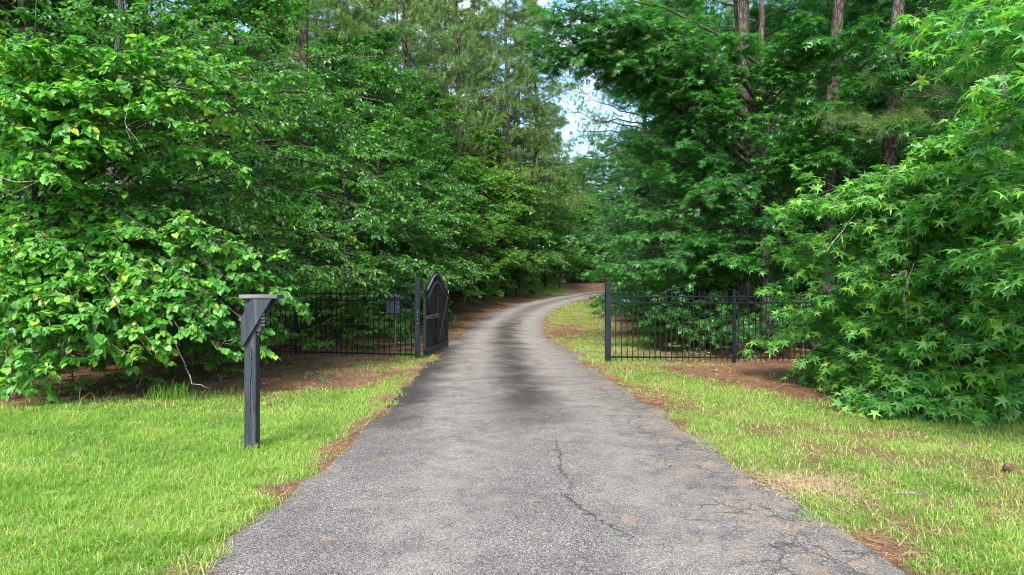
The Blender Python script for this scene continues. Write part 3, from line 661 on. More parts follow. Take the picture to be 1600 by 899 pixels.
# right of the drive: low star-leaved trees by the verge, taller ones behind
place('g3', 4.9, 17.6, 1.0, 0.3, 'low sweetgum arching over the grass verge just behind the right gate post', G_R)
place('g3', 5.4, 22.0, 1.05, 2.0, 'low sweetgum leaning towards the bare dirt at the bend', G_R)
place('g3', 6.3, 27.5, 1.1, 4.2, 'low sweetgum on the verge past the bare dirt', G_R)
place('g3', 7.3, 32.0, 1.1, 1.2, 'low sweetgum on the inside of the bend', G_R)
place('g1', 6.6, 19.3, 0.95, 0.7, 'tall dark sweetgum rising behind the fence beside the drive', G_R)
place('g2', 10.6, 17.9, 1.0, 1.9, 'tall sweetgum directly behind the far end of the right fence', G_R)
RIGHT = [('g2', 8.6, 23.5, 1.0), ('g1', 8.8, 29.5, 1.0), ('g2', 9.4, 36, 1.05), ('g1', 11.2, 42, 1.0), ('g2', 11.2, 19.5, 1.0), ('g1', 11.6, 26.0, 1.0), ('g2', 13.2, 33, 1.1), ('g1', 12.8, 15.4, 1.0), ('g2', 15.2, 22, 1.05), ('g1', 15.5, 28.5, 1.05),
         ('g1', 16.8, 17.5, 1.0), ('g2', 17, 12.0, 1.0), ('g2', 20, 24, 1.1), ('g1', 19, 34, 1.1), ('g2', 16, 40, 1.1), ('g1', 21.5, 18, 1.1), ('g1', 24, 30, 1.15), ('g2', 14.5, 49, 1.1), ('g1', 19, 55, 1.15), ('g1', 22, 44, 1.15), ('g2', 26, 38, 1.2), ('g1', 27, 23, 1.2), ('g2', 31, 32, 1.2), ('g1', 30, 48, 1.25), ('g1', 24, 15, 1.1), ('g2', 33, 24, 1.2), ('g1', 36, 40, 1.3), ('g1', 8.7, 41, 1.45), ('g2', 7.9, 33.5, 1.4), ('g1', 15.5, 36, 1.5), ('g2', 13.2, 29, 1.4), ('g1', 19.5, 27, 1.45), ('g1', 14.2, 22.5, 1.4), ('g1', 13.2, 11.0, 1.0), ('g2', 10.2, 12.4, 0.9)]
def where(x, y, k):
    lat = float(road_lat([x], [y])[0][0]); d = abs(lat); sidew = 'right' if lat > 0 else 'left'
    big = {'1': 'tall', '2': 'medium-tall', '3': 'low bushy', '4': 'tall', '5': 'low bushy', '6': 'medium-tall'}[k[1]]; kind = {'g': 'dark sweetgum', 'h': 'mid green hardwood', 'p': 'pine'}[k[0]] if k[1] in '123' else 'yellow-green hardwood'
    if y < 17 : spot = 'in the woods directly behind the %s iron fence' % sidew
    elif d < 6.5: spot = 'edging the %s verge of the drive %s' % (sidew, 'before the bend' if y < 36 else 'at the bend')
    elif d < 11: spot = 'in the second row back from the drive on the %s' % sidew
    elif d < 17: spot = 'in the third row back, shaded, on the %s' % sidew
    else: spot = 'deep in the shaded %s-hand woods' % sidew
    return '%s %s %s' % (big, kind, spot)
for k, x, y, s in RIGHT: place(k, x, y, s, rr(), where(x, y, k), G_R)
# left of the drive
place('h3', -4.6, 19.0, 1.05, 0.5, 'low leafy hardwood overhanging the open gate leaf', G_L)
place('h3', -4.6, 23.5, 1.15, 2.6, 'low hardwood over the pine-straw bank past the gate', G_L)
place('h2', -7.2, 18.2, 1.0, 1.0, 'broad hardwood behind the grey control box', G_L)
place('h1', -5.9, 27.0, 0.95, 3.3, 'tall hardwood on the straw bank left of the drive', G_L)
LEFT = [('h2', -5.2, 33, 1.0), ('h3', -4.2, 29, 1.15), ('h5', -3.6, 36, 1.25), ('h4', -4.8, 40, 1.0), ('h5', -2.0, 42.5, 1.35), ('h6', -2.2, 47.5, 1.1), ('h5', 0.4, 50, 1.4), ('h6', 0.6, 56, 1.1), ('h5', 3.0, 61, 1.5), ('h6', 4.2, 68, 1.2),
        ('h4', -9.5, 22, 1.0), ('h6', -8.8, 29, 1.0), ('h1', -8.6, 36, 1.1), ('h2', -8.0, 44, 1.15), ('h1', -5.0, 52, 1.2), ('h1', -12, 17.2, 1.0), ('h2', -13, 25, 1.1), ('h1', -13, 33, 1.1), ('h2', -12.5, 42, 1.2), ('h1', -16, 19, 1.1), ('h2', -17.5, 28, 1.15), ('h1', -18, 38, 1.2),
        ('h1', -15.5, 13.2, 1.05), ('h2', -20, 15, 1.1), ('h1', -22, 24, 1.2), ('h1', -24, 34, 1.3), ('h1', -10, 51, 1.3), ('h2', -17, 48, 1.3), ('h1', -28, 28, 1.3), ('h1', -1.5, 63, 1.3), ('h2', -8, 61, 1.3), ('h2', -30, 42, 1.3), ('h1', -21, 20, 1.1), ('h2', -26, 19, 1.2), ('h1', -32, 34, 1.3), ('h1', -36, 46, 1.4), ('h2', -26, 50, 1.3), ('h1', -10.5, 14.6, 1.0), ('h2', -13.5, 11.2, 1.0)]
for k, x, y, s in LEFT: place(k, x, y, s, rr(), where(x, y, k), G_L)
# pines
PL = 'tall slim pine with soft yellow-green boughs above the left hardwoods'
for k, x, y, s in [('p1', -0.6, 49, 1.0), ('p2', 1.6, 53.5, 1.05), ('p1', -3.6, 46, 1.0), ('p2', -6.2, 41, 1.0), ('p1', -8.2, 49, 1.05), ('p2', -11, 37, 1.0), ('p1', -10, 57, 1.1), ('p2', -2.5, 58, 1.1), ('p1', -15.5, 44, 1.1), ('p2', -20, 31, 1.0), ('p1', -25, 40, 1.1), ('p2', -5.5, 66, 1.2), ('p1', -5.2, 55, 1.1), ('p2', 0.2, 64, 1.15), ('p1', -12.5, 47, 1.05), ('p2', -8.8, 40, 0.95), ('p1', -18, 52, 1.1), ('p1', -13, 62, 1.15)]:
    place(k, x, y, s, rr(), where(x, y, k).replace('medium-tall pine', 'slim soft-boughed pine').replace('tall pine', 'tall soft-boughed pine'), G_P)
place('p1', 9.4, 45.5, 1.0, 0.9, 'wispy pine at the right edge of the sky gap', G_P)
place('p2', 11.6, 39, 1.0, 2.2, 'slim pine behind the sweetgums on the inside of the bend', G_P)
place('p3', 8.2, 15.0, 0.78, 0.4, 'straight pine with thick reddish-grey trunk standing behind the right fence', G_P)
place('p3', 7.75, 17.2, 0.85, 1.4, 'slightly leaning pine with furrowed trunk deep in the right sweetgums', G_P, (0, R(-4)))
place('p3', 5.75, 17.2, 0.9, 2.4, 'dark-trunked pine rising beside the drive among sweetgums', G_P)
for x, y in [(13.5, 25), (17.5, 31), (14.5, 19.5), (21, 27), (12.5, 38), (19, 21)]: place('p3', x, y, 1.0, rr(), 'bare-trunked pine half hidden in the right-hand woods', G_P)
for x, y in [(-12.6, 16.4), (-11.2, 20), (-14.5, 22), (-7.1, 23.5), (-17, 33)]: place('p3', x, y, 0.95, rr(), 'bare-trunked pine half hidden in the left-hand woods', G_P)
# beyond the bend
for i in range(50):
    x = -40 + (i % 25) * 3.6 + prng.uniform(-1, 1) + (1.8 if i > 24 else 0); y = 80 + prng.uniform(-3, 3) + (9 if i > 24 else 0)
    k = ('h1', 'g1', 'p2', 'h2', 'g2')[i % 5]; tall = (1.3 if k[0] != 'p' else 0.85) * prng.uniform(0.9, 1.12) * (1.0 if i < 25 else 1.12)
    place(k, x, y, tall, rr(), 'distant %s %s beyond the bend of the drive' % ({'h1': 'tall hardwood', 'h2': 'broad hardwood', 'g1': 'tall sweetgum', 'g2': 'broad sweetgum', 'p2': 'pine'}[k], 'in the front row of trees' if i < 25 else 'in the row behind'), G_F)
for i in range(20):
    x = -14 + i * 2.3 + prng.uniform(-0.6, 0.6); place(('h3', 'g3')[i % 2], x, 76.5 + prng.uniform(-1, 1.5), prng.uniform(1.3, 1.7), rr(), 'low bushy %s at the foot of the far trees beyond the bend' % ('hardwood', 'sweetgum')[i % 2], G_F)
# undergrowth
for i in range(64):
    sd_ = -1 if i % 2 else 1; y = prng.uniform(17, 46); c0 = float(np.interp(y, RD[:, 0], RD[:, 1])); x = c0 + sd_ * (5.2 + prng.uniform(0, 9) + max(0, 20 - y) * 0.3)
    place(('s1', 's2')[0 if sd_ < 0 else 1], x, y, prng.uniform(1.0, 1.9), rr(), ('oval-leaved shrub filling the shade under the left-hand trees', 'star-leaved sapling filling the shade under the right-hand trees')[0 if sd_ < 0 else 1], 'undergrowth in the woods')
for i, (x, y, s) in enumerate([(-9.6, 12.2, 1.5), (-8.4, 12.9, 1.5), (-7.6, 13.6, 1.6), (-6.6, 13.4, 1.5), (-5.9, 14.0, 1.4), (-10.6, 13.2, 1.7), (-5.0, 14.6, 1.2), (-9, 14.5, 1.6), (-7.2, 14.9, 1.6), (-11.5, 11.4, 1.6), (-8.9, 11.2, 1.0), (-6.0, 12.6, 1.1)]):
    place('s1', x, y, s, rr(), 'oval-leaved shrub in the shade between the grape vine and the left fence', 'undergrowth behind the grape vine')
for i, (x, y, s) in enumerate([(-7.4, 9.9, 0.45), (-6.9, 9.7, 0.4), (-6.4, 9.9, 0.4), (-5.6, 10.4, 0.4), (-8.0, 9.6, 0.5), (-7.8, 10.6, 0.8), (-7.0, 10.9, 0.75), (-6.2, 11.2, 0.8), (-5.4, 11.6, 0.7), (-8.8, 10.4, 0.9), (-7.3, 10.2, 0.55), (-4.7, 12.2, 0.6)]):
    place('s1', x, y, s, rr(), 'small shrub in the shade below the grape vine at the lawn edge', 'small shrubs at the lawn edge')
for i, (x, y, s) in enumerate([(8.4, 11.2, 1.5), (7.4, 12.2, 1.5), (9.6, 10.6, 1.6), (6.6, 12.9, 1.2), (8.6, 9.6, 1.3), (10.4, 9.2, 1.5), (9.0, 12.8, 1.7)]):
    place('s2', x, y, s, rr(), 'star-leaved sapling in the shade under the bright young sweetgum', 'saplings under the sweetgum')
for i, (k, x, y, s) in enumerate([('s1', -4.6, 17.6, 1.0), ('s1', -3.7, 17.2, 0.7), ('s1', -5.6, 17.3, 1.0), ('s2', -3.1, 18.4, 0.8), ('s1', -6.6, 16.9, 1.1), ('s1', -5.0, 19.5, 1.2), ('s1', -3.9, 21, 1.0), ('s1', -7.6, 16.8, 1.2)]):
    place(k, x, y, s, rr(), 'leafy shrub growing behind the left fence', 'shrubs behind the fences')
for i, (k, x, y, s) in enumerate([('s2', 4.2, 16.2, 1.0), ('s2', 5.0, 16.0, 1.1), ('s2', 3.6, 17.2, 0.8), ('s2', 5.9, 15.7, 0.9), ('s2', 6.8, 15.9, 1.0), ('s2', 4.4, 18.5, 1.0)]):
    place(k, x, y, s, rr(), 'star-leaved sapling growing behind the right fence', 'shrubs behind the fences')

# ------------------------------------------------------------------ foreground sprays: boughs reaching to given places
def bough_plant(name, label, cat, base, trunk_top, tr, tips, leaf, lsize, lmat, seed, nsec, ntw, nleaf, loose=300, arch=0.10, droop=0.45, tintv=(0.45, 0.13), spread=0.34, bark='bark', flat=0.3, tilt=0.35, start=(0.1, 0.85), tip=0.15, variants=6, twigr=0.0032, secmin=0.35):
    rng = np.random.default_rng(seed)
    root = thing(name, label, cat, base)
    b = np.array(base, float); top = np.array(trunk_top, float)
    K = 8; t = np.linspace(0, 1, K); path = (b + (top - b) * t[:, None])[None]; w = np.cumsum(rng.normal(0, 0.05, (K, 3)), 0); w -= w[0]; path = path + w[None] * 0.8; path[0, 0, 2] -= 0.2
    tb = MB(); tb.tubes(path, (tr * (1 - 0.75 * t))[None], 8)
    T = np.array([q[:3] for q in tips], float); n = len(T)
    rel = np.clip((T[:, 2] - b[2]) / max(top[2] - b[2], 0.1) * 0.75 + rng.uniform(-0.1, 0.1, n), start[0], start[1])
    S, _ = at_t(path, np.zeros(n, int), rel)
    P1 = arcs(S, T, 9, arch * rng.uniform(0.6, 1.4, n), rng, 0.015); L1 = np.linalg.norm(T - S, axis=1)
    tb.tubes(P1, (0.008 + 0.007 * L1)[:, None] * np.linspace(1, 0.22, 9)[None], 5)
    i2, t2, s2, D2, _ = sprout(P1, nsec, 0.22, 1.0, rng, 0.85, flat, 0.04)
    L2 = np.clip(L1[i2] * spread * (1.25 - 0.85 * t2), secmin, 1.5) * rng.uniform(0.6, 1.2, len(i2)); P2 = grow(s2, D2, L2, 4, 0.18, rng, 0.05)
    tb.tubes(P2, (0.003 + 0.004 * L2)[:, None] * np.linspace(1, 0.4, 4)[None], 4)
    i3, t3, s3, D3, _ = sprout(P2, ntw, 0.12, 1.0, rng, 0.8, flat, 0.03)
    L3 = np.clip(L2[i3] * 0.5 * rng.uniform(0.6, 1.2, len(i3)), 0.12, 0.6); P3 = grow(s3, D3, L3, 3, 0.18, rng, 0.06)
    tb.tubes(P3, np.full((len(P3), 3), twigr), 3)
    bt = rng.normal(0, 0.07, n)[i2][i3]
    fo = foliage(P3, nleaf, lsize, rng, droop, tilt, tintv=tintv, base_t=bt, tip=tip)
    f2 = foliage(P2, 5, lsize, rng, droop, tilt, t0=0.4, tintv=tintv, tip=tip); f1 = foliage(P1, 6, lsize, rng, droop, tilt, t0=0.7, tintv=tintv, tip=tip)
    fo = [np.concatenate(q) for q in zip(fo, f2, f1)]
    gzv = ground_z(fo[0][:, 0], fo[0][:, 1]); ok = fo[0][:, 2] > gzv + 0.06
    fo = [q[ok] for q in fo]
    p, D, nn, sz, ti = fo
    # the leaves that show largest are objects of their own
    vis = (np.abs(p[:, 0] / p[:, 1]) < 0.74) & (np.abs(p[:, 2] - EYE) / p[:, 1] < 0.41)
    app = np.where(vis, sz / np.linalg.norm(p - [0, 0, EYE], axis=1), 0) * (0.6 + 0.8 * rng.random(len(p)))
    pick = np.zeros(len(p), bool); pick[np.argsort(-app)[:loose]] = True
    off = b
    def shift(mbx):
        mbx.V = [v - off for v in mbx.V]; return mbx
    shift(tb).build('stem' if cat == 'vine' else 'trunk', M[bark], root, True)
    lm = MB(); lm.leaves(p[~pick], D[~pick], nn[~pick], sz[~pick], STARF if leaf is STAR else leaf, ti[~pick]); fo_o = shift(lm).build('foliage', M[lmat], root); fo_o['kind'] = 'stuff'
    vm = []
    for k in range(variants):
        q = MB(); v = leaf[0].copy(); v[:, 2] += (rng.normal(0, 0.03) + 0.10 * rng.normal() * (v[:, 1] - 0.4) ** 2); q.add(v, leaf[1], tint=(k + 0.5) / variants); vm.append(q.mesh('leaf', M[lmat]))
    f = nrm(D[pick]); r_ = nrm(np.cross(f, nn[pick])); u = np.cross(r_, f)
    from mathutils import Matrix
    for i, (pp, s_, tt_) in enumerate(zip(p[pick], sz[pick], ti[pick])):
        o = bpy.data.objects.new('leaf', vm[min(variants - 1, int(tt_ * variants))]); col.objects.link(o); o.parent = root
        mm = np.eye(4); mm[:3, 0] = r_[i] * s_; mm[:3, 1] = f[i] * s_; mm[:3, 2] = u[i] * s_; mm[:3, 3] = pp - off
        o.matrix_local = Matrix(mm.tolist())
    return root

def tipset(lst): return [W(*q) for q in lst]
# right: the bright sweetgum whose boughs sweep out over the lawn
bough_plant('sweetgum_tree', 'bright young sweetgum with boughs sweeping down to the right lawn', 'tree', (6.9, 9.4, gz(6.9, 9.4)), (6.6, 9.6, 8.0), 0.10,
    tipset([(1225, 330, 10.6), (1262, 318, 10.0), (1310, 315, 9.4), (1350, 300, 9.2), (1400, 275, 8.9), (1455, 225, 8.6), (1500, 240, 8.0), (1240, 400, 10.8), (1290, 380, 9.8), (1330, 420, 9.2), (1380, 360, 8.8), (1430, 330, 8.4),
            (1480, 310, 8.0), (1540, 290, 7.6), (1585, 330, 7.2), (1250, 480, 10.9), (1300, 460, 9.9), (1340, 500, 9.2), (1390, 450, 8.6), (1440, 430, 8.2), (1490, 420, 7.8), (1550, 400, 7.3), (1600, 420, 7.0), (1270, 545, 10.8),
            (1320, 560, 9.9), (1375, 560, 8.9), (1420, 540, 8.4), (1470, 520, 8.0), (1530, 500, 7.6), (1590, 500, 7.3), (1300, 590, 10.6), (1350, 640, 8.5), (1400, 650, 8.2), (1440, 625, 8.1), (1490, 600, 8.0), (1560, 590, 7.9), (1610, 570, 7.6), (1660, 500, 7.4),
            (1680, 350, 7.2), (1640, 250, 7.0), (1570, 200, 7.4), (1410, 610, 8.4), (1330, 600, 9.6), (1265, 600, 11), (1520, 640, 8.2), (1600, 640, 8.2), (1240, 585, 11.4), (1215, 440, 11.2), (1205, 380, 11.3), (1225, 520, 11.4), (1200, 520, 12.2), (1330, 645, 8.5), (1370, 655, 8.2)]),
    STAR, 0.178, 'young_sweetgum', 101, 12, 5, 6, tintv=(0.64, 0.20), droop=0.38, tilt=0.42, spread=0.30)
# the second sweetgum just outside the frame reaches into the top right corner
bough_plant('sweetgum_tree', 'large-leaved sweetgum limb hanging into view above the right lawn', 'tree', (6.7, 6.6, gz(6.7, 6.6)), (6.4, 6.6, 6.6), 0.08,
    tipset([(1490, 80, 6.0), (1530, 40, 5.8), (1585, 100, 5.4), (1560, 150, 5.7), (1610, 30, 5.4), (1620, 170, 5.5), (1500, 15, 6.4), (1570, 0, 6.0), (1440, 20, 6.8), (1595, 370, 5.8), (1640, 300, 5.6), (1620, 420, 5.9)]),
    STAR, 0.175, 'young_sweetgum', 102, 9, 5, 5, loose=150, tintv=(0.62, 0.2), droop=0.38, tilt=0.42, spread=0.26)
# sweetgum whose limb overhangs the drive and screens the top of the sky gap
bough_plant('sweetgum_tree', 'tall sweetgum whose high limb overhangs the drive against the sky', 'tree', (6.2, 16.4, gz(6.2, 16.4)), (5.9, 16.4, 11.5), 0.14,
    tipset([(870, 40, 15.8), (915, 60, 15.7), (940, 60, 16), (905, 80, 16.2), (890, 60, 16), (950, 85, 16.1), (920, 15, 15.5), (985, 20, 15.4), (860, 10, 15.7), (838, 35, 16.0), (858, 75, 16.1), (845, 60, 16.0), (870, 95, 16.2), (900, 30, 15.6), (930, 90, 16.3), (955, 110, 16.4), (885, 5, 15.5), (960, 20, 15.8), (990, 70, 16), (1020, 40, 15.5), (1000, 130, 16.6), (1040, 180, 16.5), (1060, 100, 15.8), (990, 220, 16.8), (1030, 270, 16.4), (1000, 330, 16.6), (960, 380, 16.8),
            (1080, 230, 15.8), (1100, 300, 15.5), (1120, 150, 15.4), (1150, 60, 15.2), (1090, 370, 15.6), (1050, 400, 15.8), (1220, 90, 15.2), (1180, 340, 15.2), (1140, 400, 15.3), (1230, 240, 15.2), (930, 420, 16.9), (990, 420, 16.5), (1290, 60, 14.5), (1330, 150, 14.4), (1270, 160, 14.6), (1310, 250, 14.6), (1400, 110, 14.0), (1260, 30, 14.6), (1360, 40, 14.2), (1430, 60, 14.0), (1420, 190, 14.0)]),
    STARL, 0.175, 'sweetgum', 103, 15, 6, 9, loose=0, tintv=(0.46, 0.14), droop=0.45, spread=0.26)
# left: small-leaved elm behind the vine
bough_plant('elm_tree', 'small-leaved spreading tree behind the grape vine on the left', 'tree', (-7.9, 13.0, gz(-7.9, 13.0)), (-7.4, 12.8, 8.5), 0.12,
    tipset([(420, 60, 12.0), (470, 110, 12.2), (520, 160, 12.6), (560, 200, 12.9), (590, 90, 13.2), (600, 160, 13.3), (610, 290, 13.0), (570, 330, 12.8), (530, 280, 12.4), (480, 230, 12.0), (430, 190, 11.4), (560, 400, 12.9), (520, 370, 12.3), (470, 330, 11.8), (420, 290, 11.2), (580, 430, 13), (500, 430, 12.2), (450, 410, 11.5),
            (400, 380, 10.9), (360, 330, 10.6), (300, 300, 10.4), (240, 330, 10.2), (180, 300, 10.0), (120, 330, 9.9), (60, 320, 9.8), (340, 250, 10.7), (390, 120, 11.2), (330, 40, 11.2), (250, 20, 10.8), (150, 10, 10.4), (60, 20, 10.2), (420, 460, 11), (380, 480, 10.7), (20, 390, 9.8), (100, 400, 9.8), (-40, 300, 9.6), (200, 420, 9.9)]),
    OVATE, 0.105, 'hardwood', 104, 14, 6, 8, loose=300, tintv=(0.52, 0.14), droop=0.3, spread=0.30, flat=0.2)
# grape vine draped over it
bough_plant('grape_vine', 'bright yellow-green grape vine draped over the trees on the left', 'vine', (-7.6, 10.6, gz(-7.6, 10.6)), (-7.2, 10.4, 6.2), 0.035,
    tipset([(30, 90, 8.7), (80, 70, 8.8), (140, 70, 9.0), (200, 80, 9.1), (260, 80, 9.3), (330, 90, 9.6), (390, 120, 9.9), (410, 160, 10.0), (30, 150, 8.5), (90, 140, 8.6), (160, 130, 8.8), (230, 130, 9.0), (300, 140, 9.3), (360, 180, 9.7), (120, 190, 8.7), (200, 170, 8.9), (375, 262, 9.7), (270, 180, 9.2), (10, 60, 8.6),
            (20, 200, 8.4), (95, 255, 8.5), (60, 270, 8.4), (150, 230, 8.8),
            (20, 400, 8.8), (70, 380, 8.9), (130, 400, 9.0), (190, 370, 9.2), (250, 380, 9.3), (320, 360, 9.6), (345, 390, 9.6), (100, 440, 8.8), (170, 440, 8.9), (240, 430, 9.1), (300, 440, 9.3), (360, 440, 9.7), (10, 480, 8.6), (60, 470, 8.6), (120, 480, 8.7), (190, 490, 8.8), (260, 490, 9.0), (330, 500, 9.2), (380, 500, 9.5), (340, 548, 9.1), (290, 530, 8.9), (230, 530, 8.8), (400, 545, 9.8),
            (150, 520, 8.7), (80, 520, 8.5), (20, 545, 8.4), (-40, 450, 8.3), (-50, 150, 8.2), (420, 400, 10.2), (410, 440, 10.1), (455, 460, 10.3), (50, 560, 8.6), (100, 565, 8.8), (10, 590, 8.8), (60, 590, 9.0), (180, 560, 9.0), (240, 560, 9.2)]),
    HEART, 0.108, 'vine', 105, 12, 4, 7, loose=300, tintv=(0.50, 0.17), droop=0.45, spread=0.22, arch=0.16, start=(0.25, 0.98), tip=0.25, flat=0.35, secmin=0.3)
# dead pale twigs hanging out of the greenery
def dead_twig(pts, r, parent, seed, fork=1):
    g = np.random.default_rng(seed); P = np.array([W(*q) for q in pts]); Q = []
    for a_, b_ in zip(P[:-1], P[1:]):
        for k in range(4): Q.append(a_ + (b_ - a_) * k / 4 + g.normal(0, 0.008, 3))
    Q = np.array(Q + [P[-1]]); mb = MB(); mb.tubes(Q[None], np.linspace(r, r * 0.35, len(Q))[None], 6, cap=True)
    for f in range(fork):
        i = g.integers(2, len(Q) - 2); e = Q[i] + g.normal(0, 0.16, 3) + np.array([0, 0, -0.06]); mb.tubes(np.stack([Q[i], (Q[i] + e) / 2 + g.normal(0, 0.02, 3), e])[None], np.array([[r * 0.5, r * 0.4, r * 0.2]]), 5, cap=True)
    mb.V = [v - np.array(parent.location) for v in mb.V]
    return mb.build('dead_twig', M['twig'], parent, True)
ELM = [o for o in col.objects if o.name.startswith('elm_tree')][0]
GUM = [o for o in col.objects if str(o.get('label', '')).startswith('bright young sweetgum')][0]
for i, (pts, r) in enumerate([([(112, 470, 9.6), (104, 520, 9.1), (93, 577, 9.0), (47, 603, 8.9)], 0.009), ([(250, 500, 9.6), (282, 554, 9.2), (302, 600, 9.1), (325, 606, 9.0)], 0.009), ([(150, 500, 9.6), (166, 534, 9.1), (189, 549, 9.0), (212, 552, 9.0), (227, 546, 9.0)], 0.007),
                              ([(400, 510, 10.0), (378, 526, 9.6), (352, 535, 9.4), (340, 551, 9.4)], 0.007), ([(30, 520, 9.4), (60, 545, 9.0), (20, 565, 8.9)], 0.006), ([(200, 120, 9.4), (204, 150, 9.0), (196, 190, 8.8), (203, 220, 8.8)], 0.007), ([(0, 278, 8.6), (30, 286, 8.4), (70, 284, 8.4), (90, 270, 8.5)], 0.007)]):
    dead_twig(pts, r, ELM, 200 + i)
dead_twig([(1394, 432, 7.9), (1414, 424, 7.9), (1417, 440, 7.9), (1414, 470, 8.0), (1420, 520, 8.4)], 0.016, GUM, 220)
dead_twig([(1290, 395, 9.2), (1340, 330, 9.2), (1365, 318, 9.0)], 0.009, GUM, 221); dead_twig([(1500, 540, 7.6), (1540, 536, 7.5), (1575, 555, 7.5)], 0.008, GUM, 222)

# thin leaning sapling against the sky beyond the bend
def bare_tree():
    g = np.random.default_rng(9); base = np.array([4.3, 62.0, gz(4.3, 62.0)]); root = thing('bare_tree', 'thin leaning half-bare sapling against the sky beyond the bend', 'tree', tuple(base))
    top = W(945, 150, 62.0); K = 10; t = np.linspace(0, 1, K)[:, None]; path = base + (top - base) * t + np.array([-0.4, 0, 0.0]) * np.sin(np.pi * t); mb = MB(); mb.tubes(path[None], np.linspace(0.09, 0.015, K)[None], 6)
    n = 22; idx = np.zeros(n, int); tt_ = g.uniform(0.5, 1, n); p, tg = at_t(path[None], idx, tt_); D = nrm(g.normal(0, 1, (n, 3)) + tg * 0.8 + [0, 0, 0.2]); Lb = g.uniform(0.5, 1.9, n); P1 = grow(p, D, Lb, 5, 0.1, g, 0.06)
    mb.tubes(P1, (0.012 + 0.006 * Lb)[:, None] * np.linspace(1, 0.3, 5)[None], 4)
    i2, t2, s2, D2, _ = sprout(P1, 5, 0.3, 1, g, 0.8, 0.5); L2 = g.uniform(0.2, 0.6, len(i2)); P2 = grow(s2, D2, L2, 3, 0.1, g, 0.05); mb.tubes(P2, np.full((len(P2), 3), 0.008), 3)
    mb.V = [v - base for v in mb.V]; mb.build('trunk', M['bark'], root, True)
    lm = MB(); fo = foliage(P2, 5, 0.16, g, cover=0.6); lm.leaves(*fo[:4], OVATEL, fo[4]); lm.V = [v - base for v in lm.V]; lm.build('crown', M['hardwood'], root)
bare_tree()
# pine bough in front of the right-hand trunks
def pine_bough():
    g = np.random.default_rng(19); base = np.array([9.2, 14.6, gz(9.2, 14.6)]); root = thing('pine_tree', 'young pine with one long-needled bough crossing in front of the right trunks', 'pine tree', tuple(base))
    top = base + [0.1, 0.1, 6.4]; mb = MB(); mb.tubes(np.linspace(base - [0, 0, 0.2], top, 6)[None], np.linspace(0.07, 0.015, 6)[None], 7); lm = MB()
    tips = np.array([W(1300, 195, 13.6), W(1345, 200, 13.6), W(1395, 185, 13.7), W(1420, 178, 13.8), W(1280, 185, 13.9), W(1460, 150, 14.2), W(1440, 100, 14.0), W(1350, 120, 14)])
    S = np.repeat((base + [0.08, 0.08, 4.7])[None], len(tips), 0); P1 = arcs(S, tips, 8, 0.05, g); mb.tubes(P1, np.linspace(0.02, 0.006, 8)[None].repeat(len(tips), 0), 5)
    i2, t2, s2, D2, _ = sprout(P1, 12, 0.35, 1, g, 0.7, 0.4, 0.1); E = s2 + D2 * g.uniform(0.05, 0.3, len(s2))[:, None]
    lm.leaves(E, D2 + [0, 0, 0.2], np.tile(UP, (len(E), 1)) + g.normal(0, 0.3, (len(E), 3)), 0.27 * g.uniform(0.8, 1.2, len(E)), TUFTN, np.clip(g.normal(0.5, 0.15, len(E)), 0, 1))
    for q, nm, mt in ((mb, 'trunk', 'pine_bark'), (lm, 'crown', 'pine')): q.V = [v - base for v in q.V]; q.build(nm, M[mt], root, nm == 'trunk')
pine_bough()

# ------------------------------------------------------------------ iron fences
pk = {}
def fence(name, label, A, B, posts, rails, ptop, step, pbot=0.03, cat='fence'):
    A = np.array(A, float); B = np.array(B, float); Ln = np.linalg.norm(B - A); ang = math.atan2(B[1] - A[1], B[0] - A[0])
    root = thing(name, label, cat, (A[0], A[1], gz(*A)), ang)
    key = (ptop, pbot)
    if key not in pk:
        mb = MB(); mb.box((0, 0, (ptop - 0.06 + pbot) / 2), (0.017, 0.017, ptop - 0.06 - pbot)); w = 0.017 / 2
        mb.add([[-w, -w, ptop - 0.06], [w, -w, ptop - 0.06], [w, w, ptop - 0.06], [-w, w, ptop - 0.06], [0, 0, ptop]], [[0, 1, 4], [1, 2, 4], [2, 3, 4], [3, 0, 4]]); pk[key] = mb.mesh('picket', M['black_metal'])
    for z in rails:
        MB().box((0, 0, 0), (Ln, 0.032, 0.034), bev=0.004).build('rail', M['black_metal'], root, loc=(Ln / 2, 0, z))
    n = int(Ln / step); base = gz(*A)
    g = np.random.default_rng(int(abs(A[0] * 100)))
    for i in range(1, n):
        x = i * step
        if min(abs(x - p) for p in posts) < 0.05: continue
        o = obj('picket', pk[key], root, (x + g.normal(0, 0.003), 0, 0)); o.rotation_euler = (g.normal(0, 0.004), g.normal(0, 0.004), 0)
    for p in posts:
        wx = A + (B - A) * p / Ln; zb = gz(*wx) - base
        mb = MB(); mb.box((0, 0, (ptop + 0.02) / 2 - 0.1), (0.062, 0.062, ptop + 0.22), bev=0.005); po = mb.build('post', M['black_metal'], root, loc=(p, 0, zb))
        MB().box((0, 0, ptop + 0.022), (0.072, 0.072, 0.02), bev=0.006).build('cap', M['black_metal'], po)
    return root
fence('iron_fence', 'black iron picket fence with spear tops running left from the open gate', (-2.17, 15.55), (-11.0, 17.6), [3.05, 6.05, 9.0], [1.455, 1.305, 0.075], 1.62, 0.133)
fence('iron_fence', 'black iron picket fence running right from the driveway into sweetgum foliage', (2.11, 14.62), (10.6, 14.35), [2.62, 5.25, 7.8], [1.395, 1.265, 0.10], 1.53, 0.118)
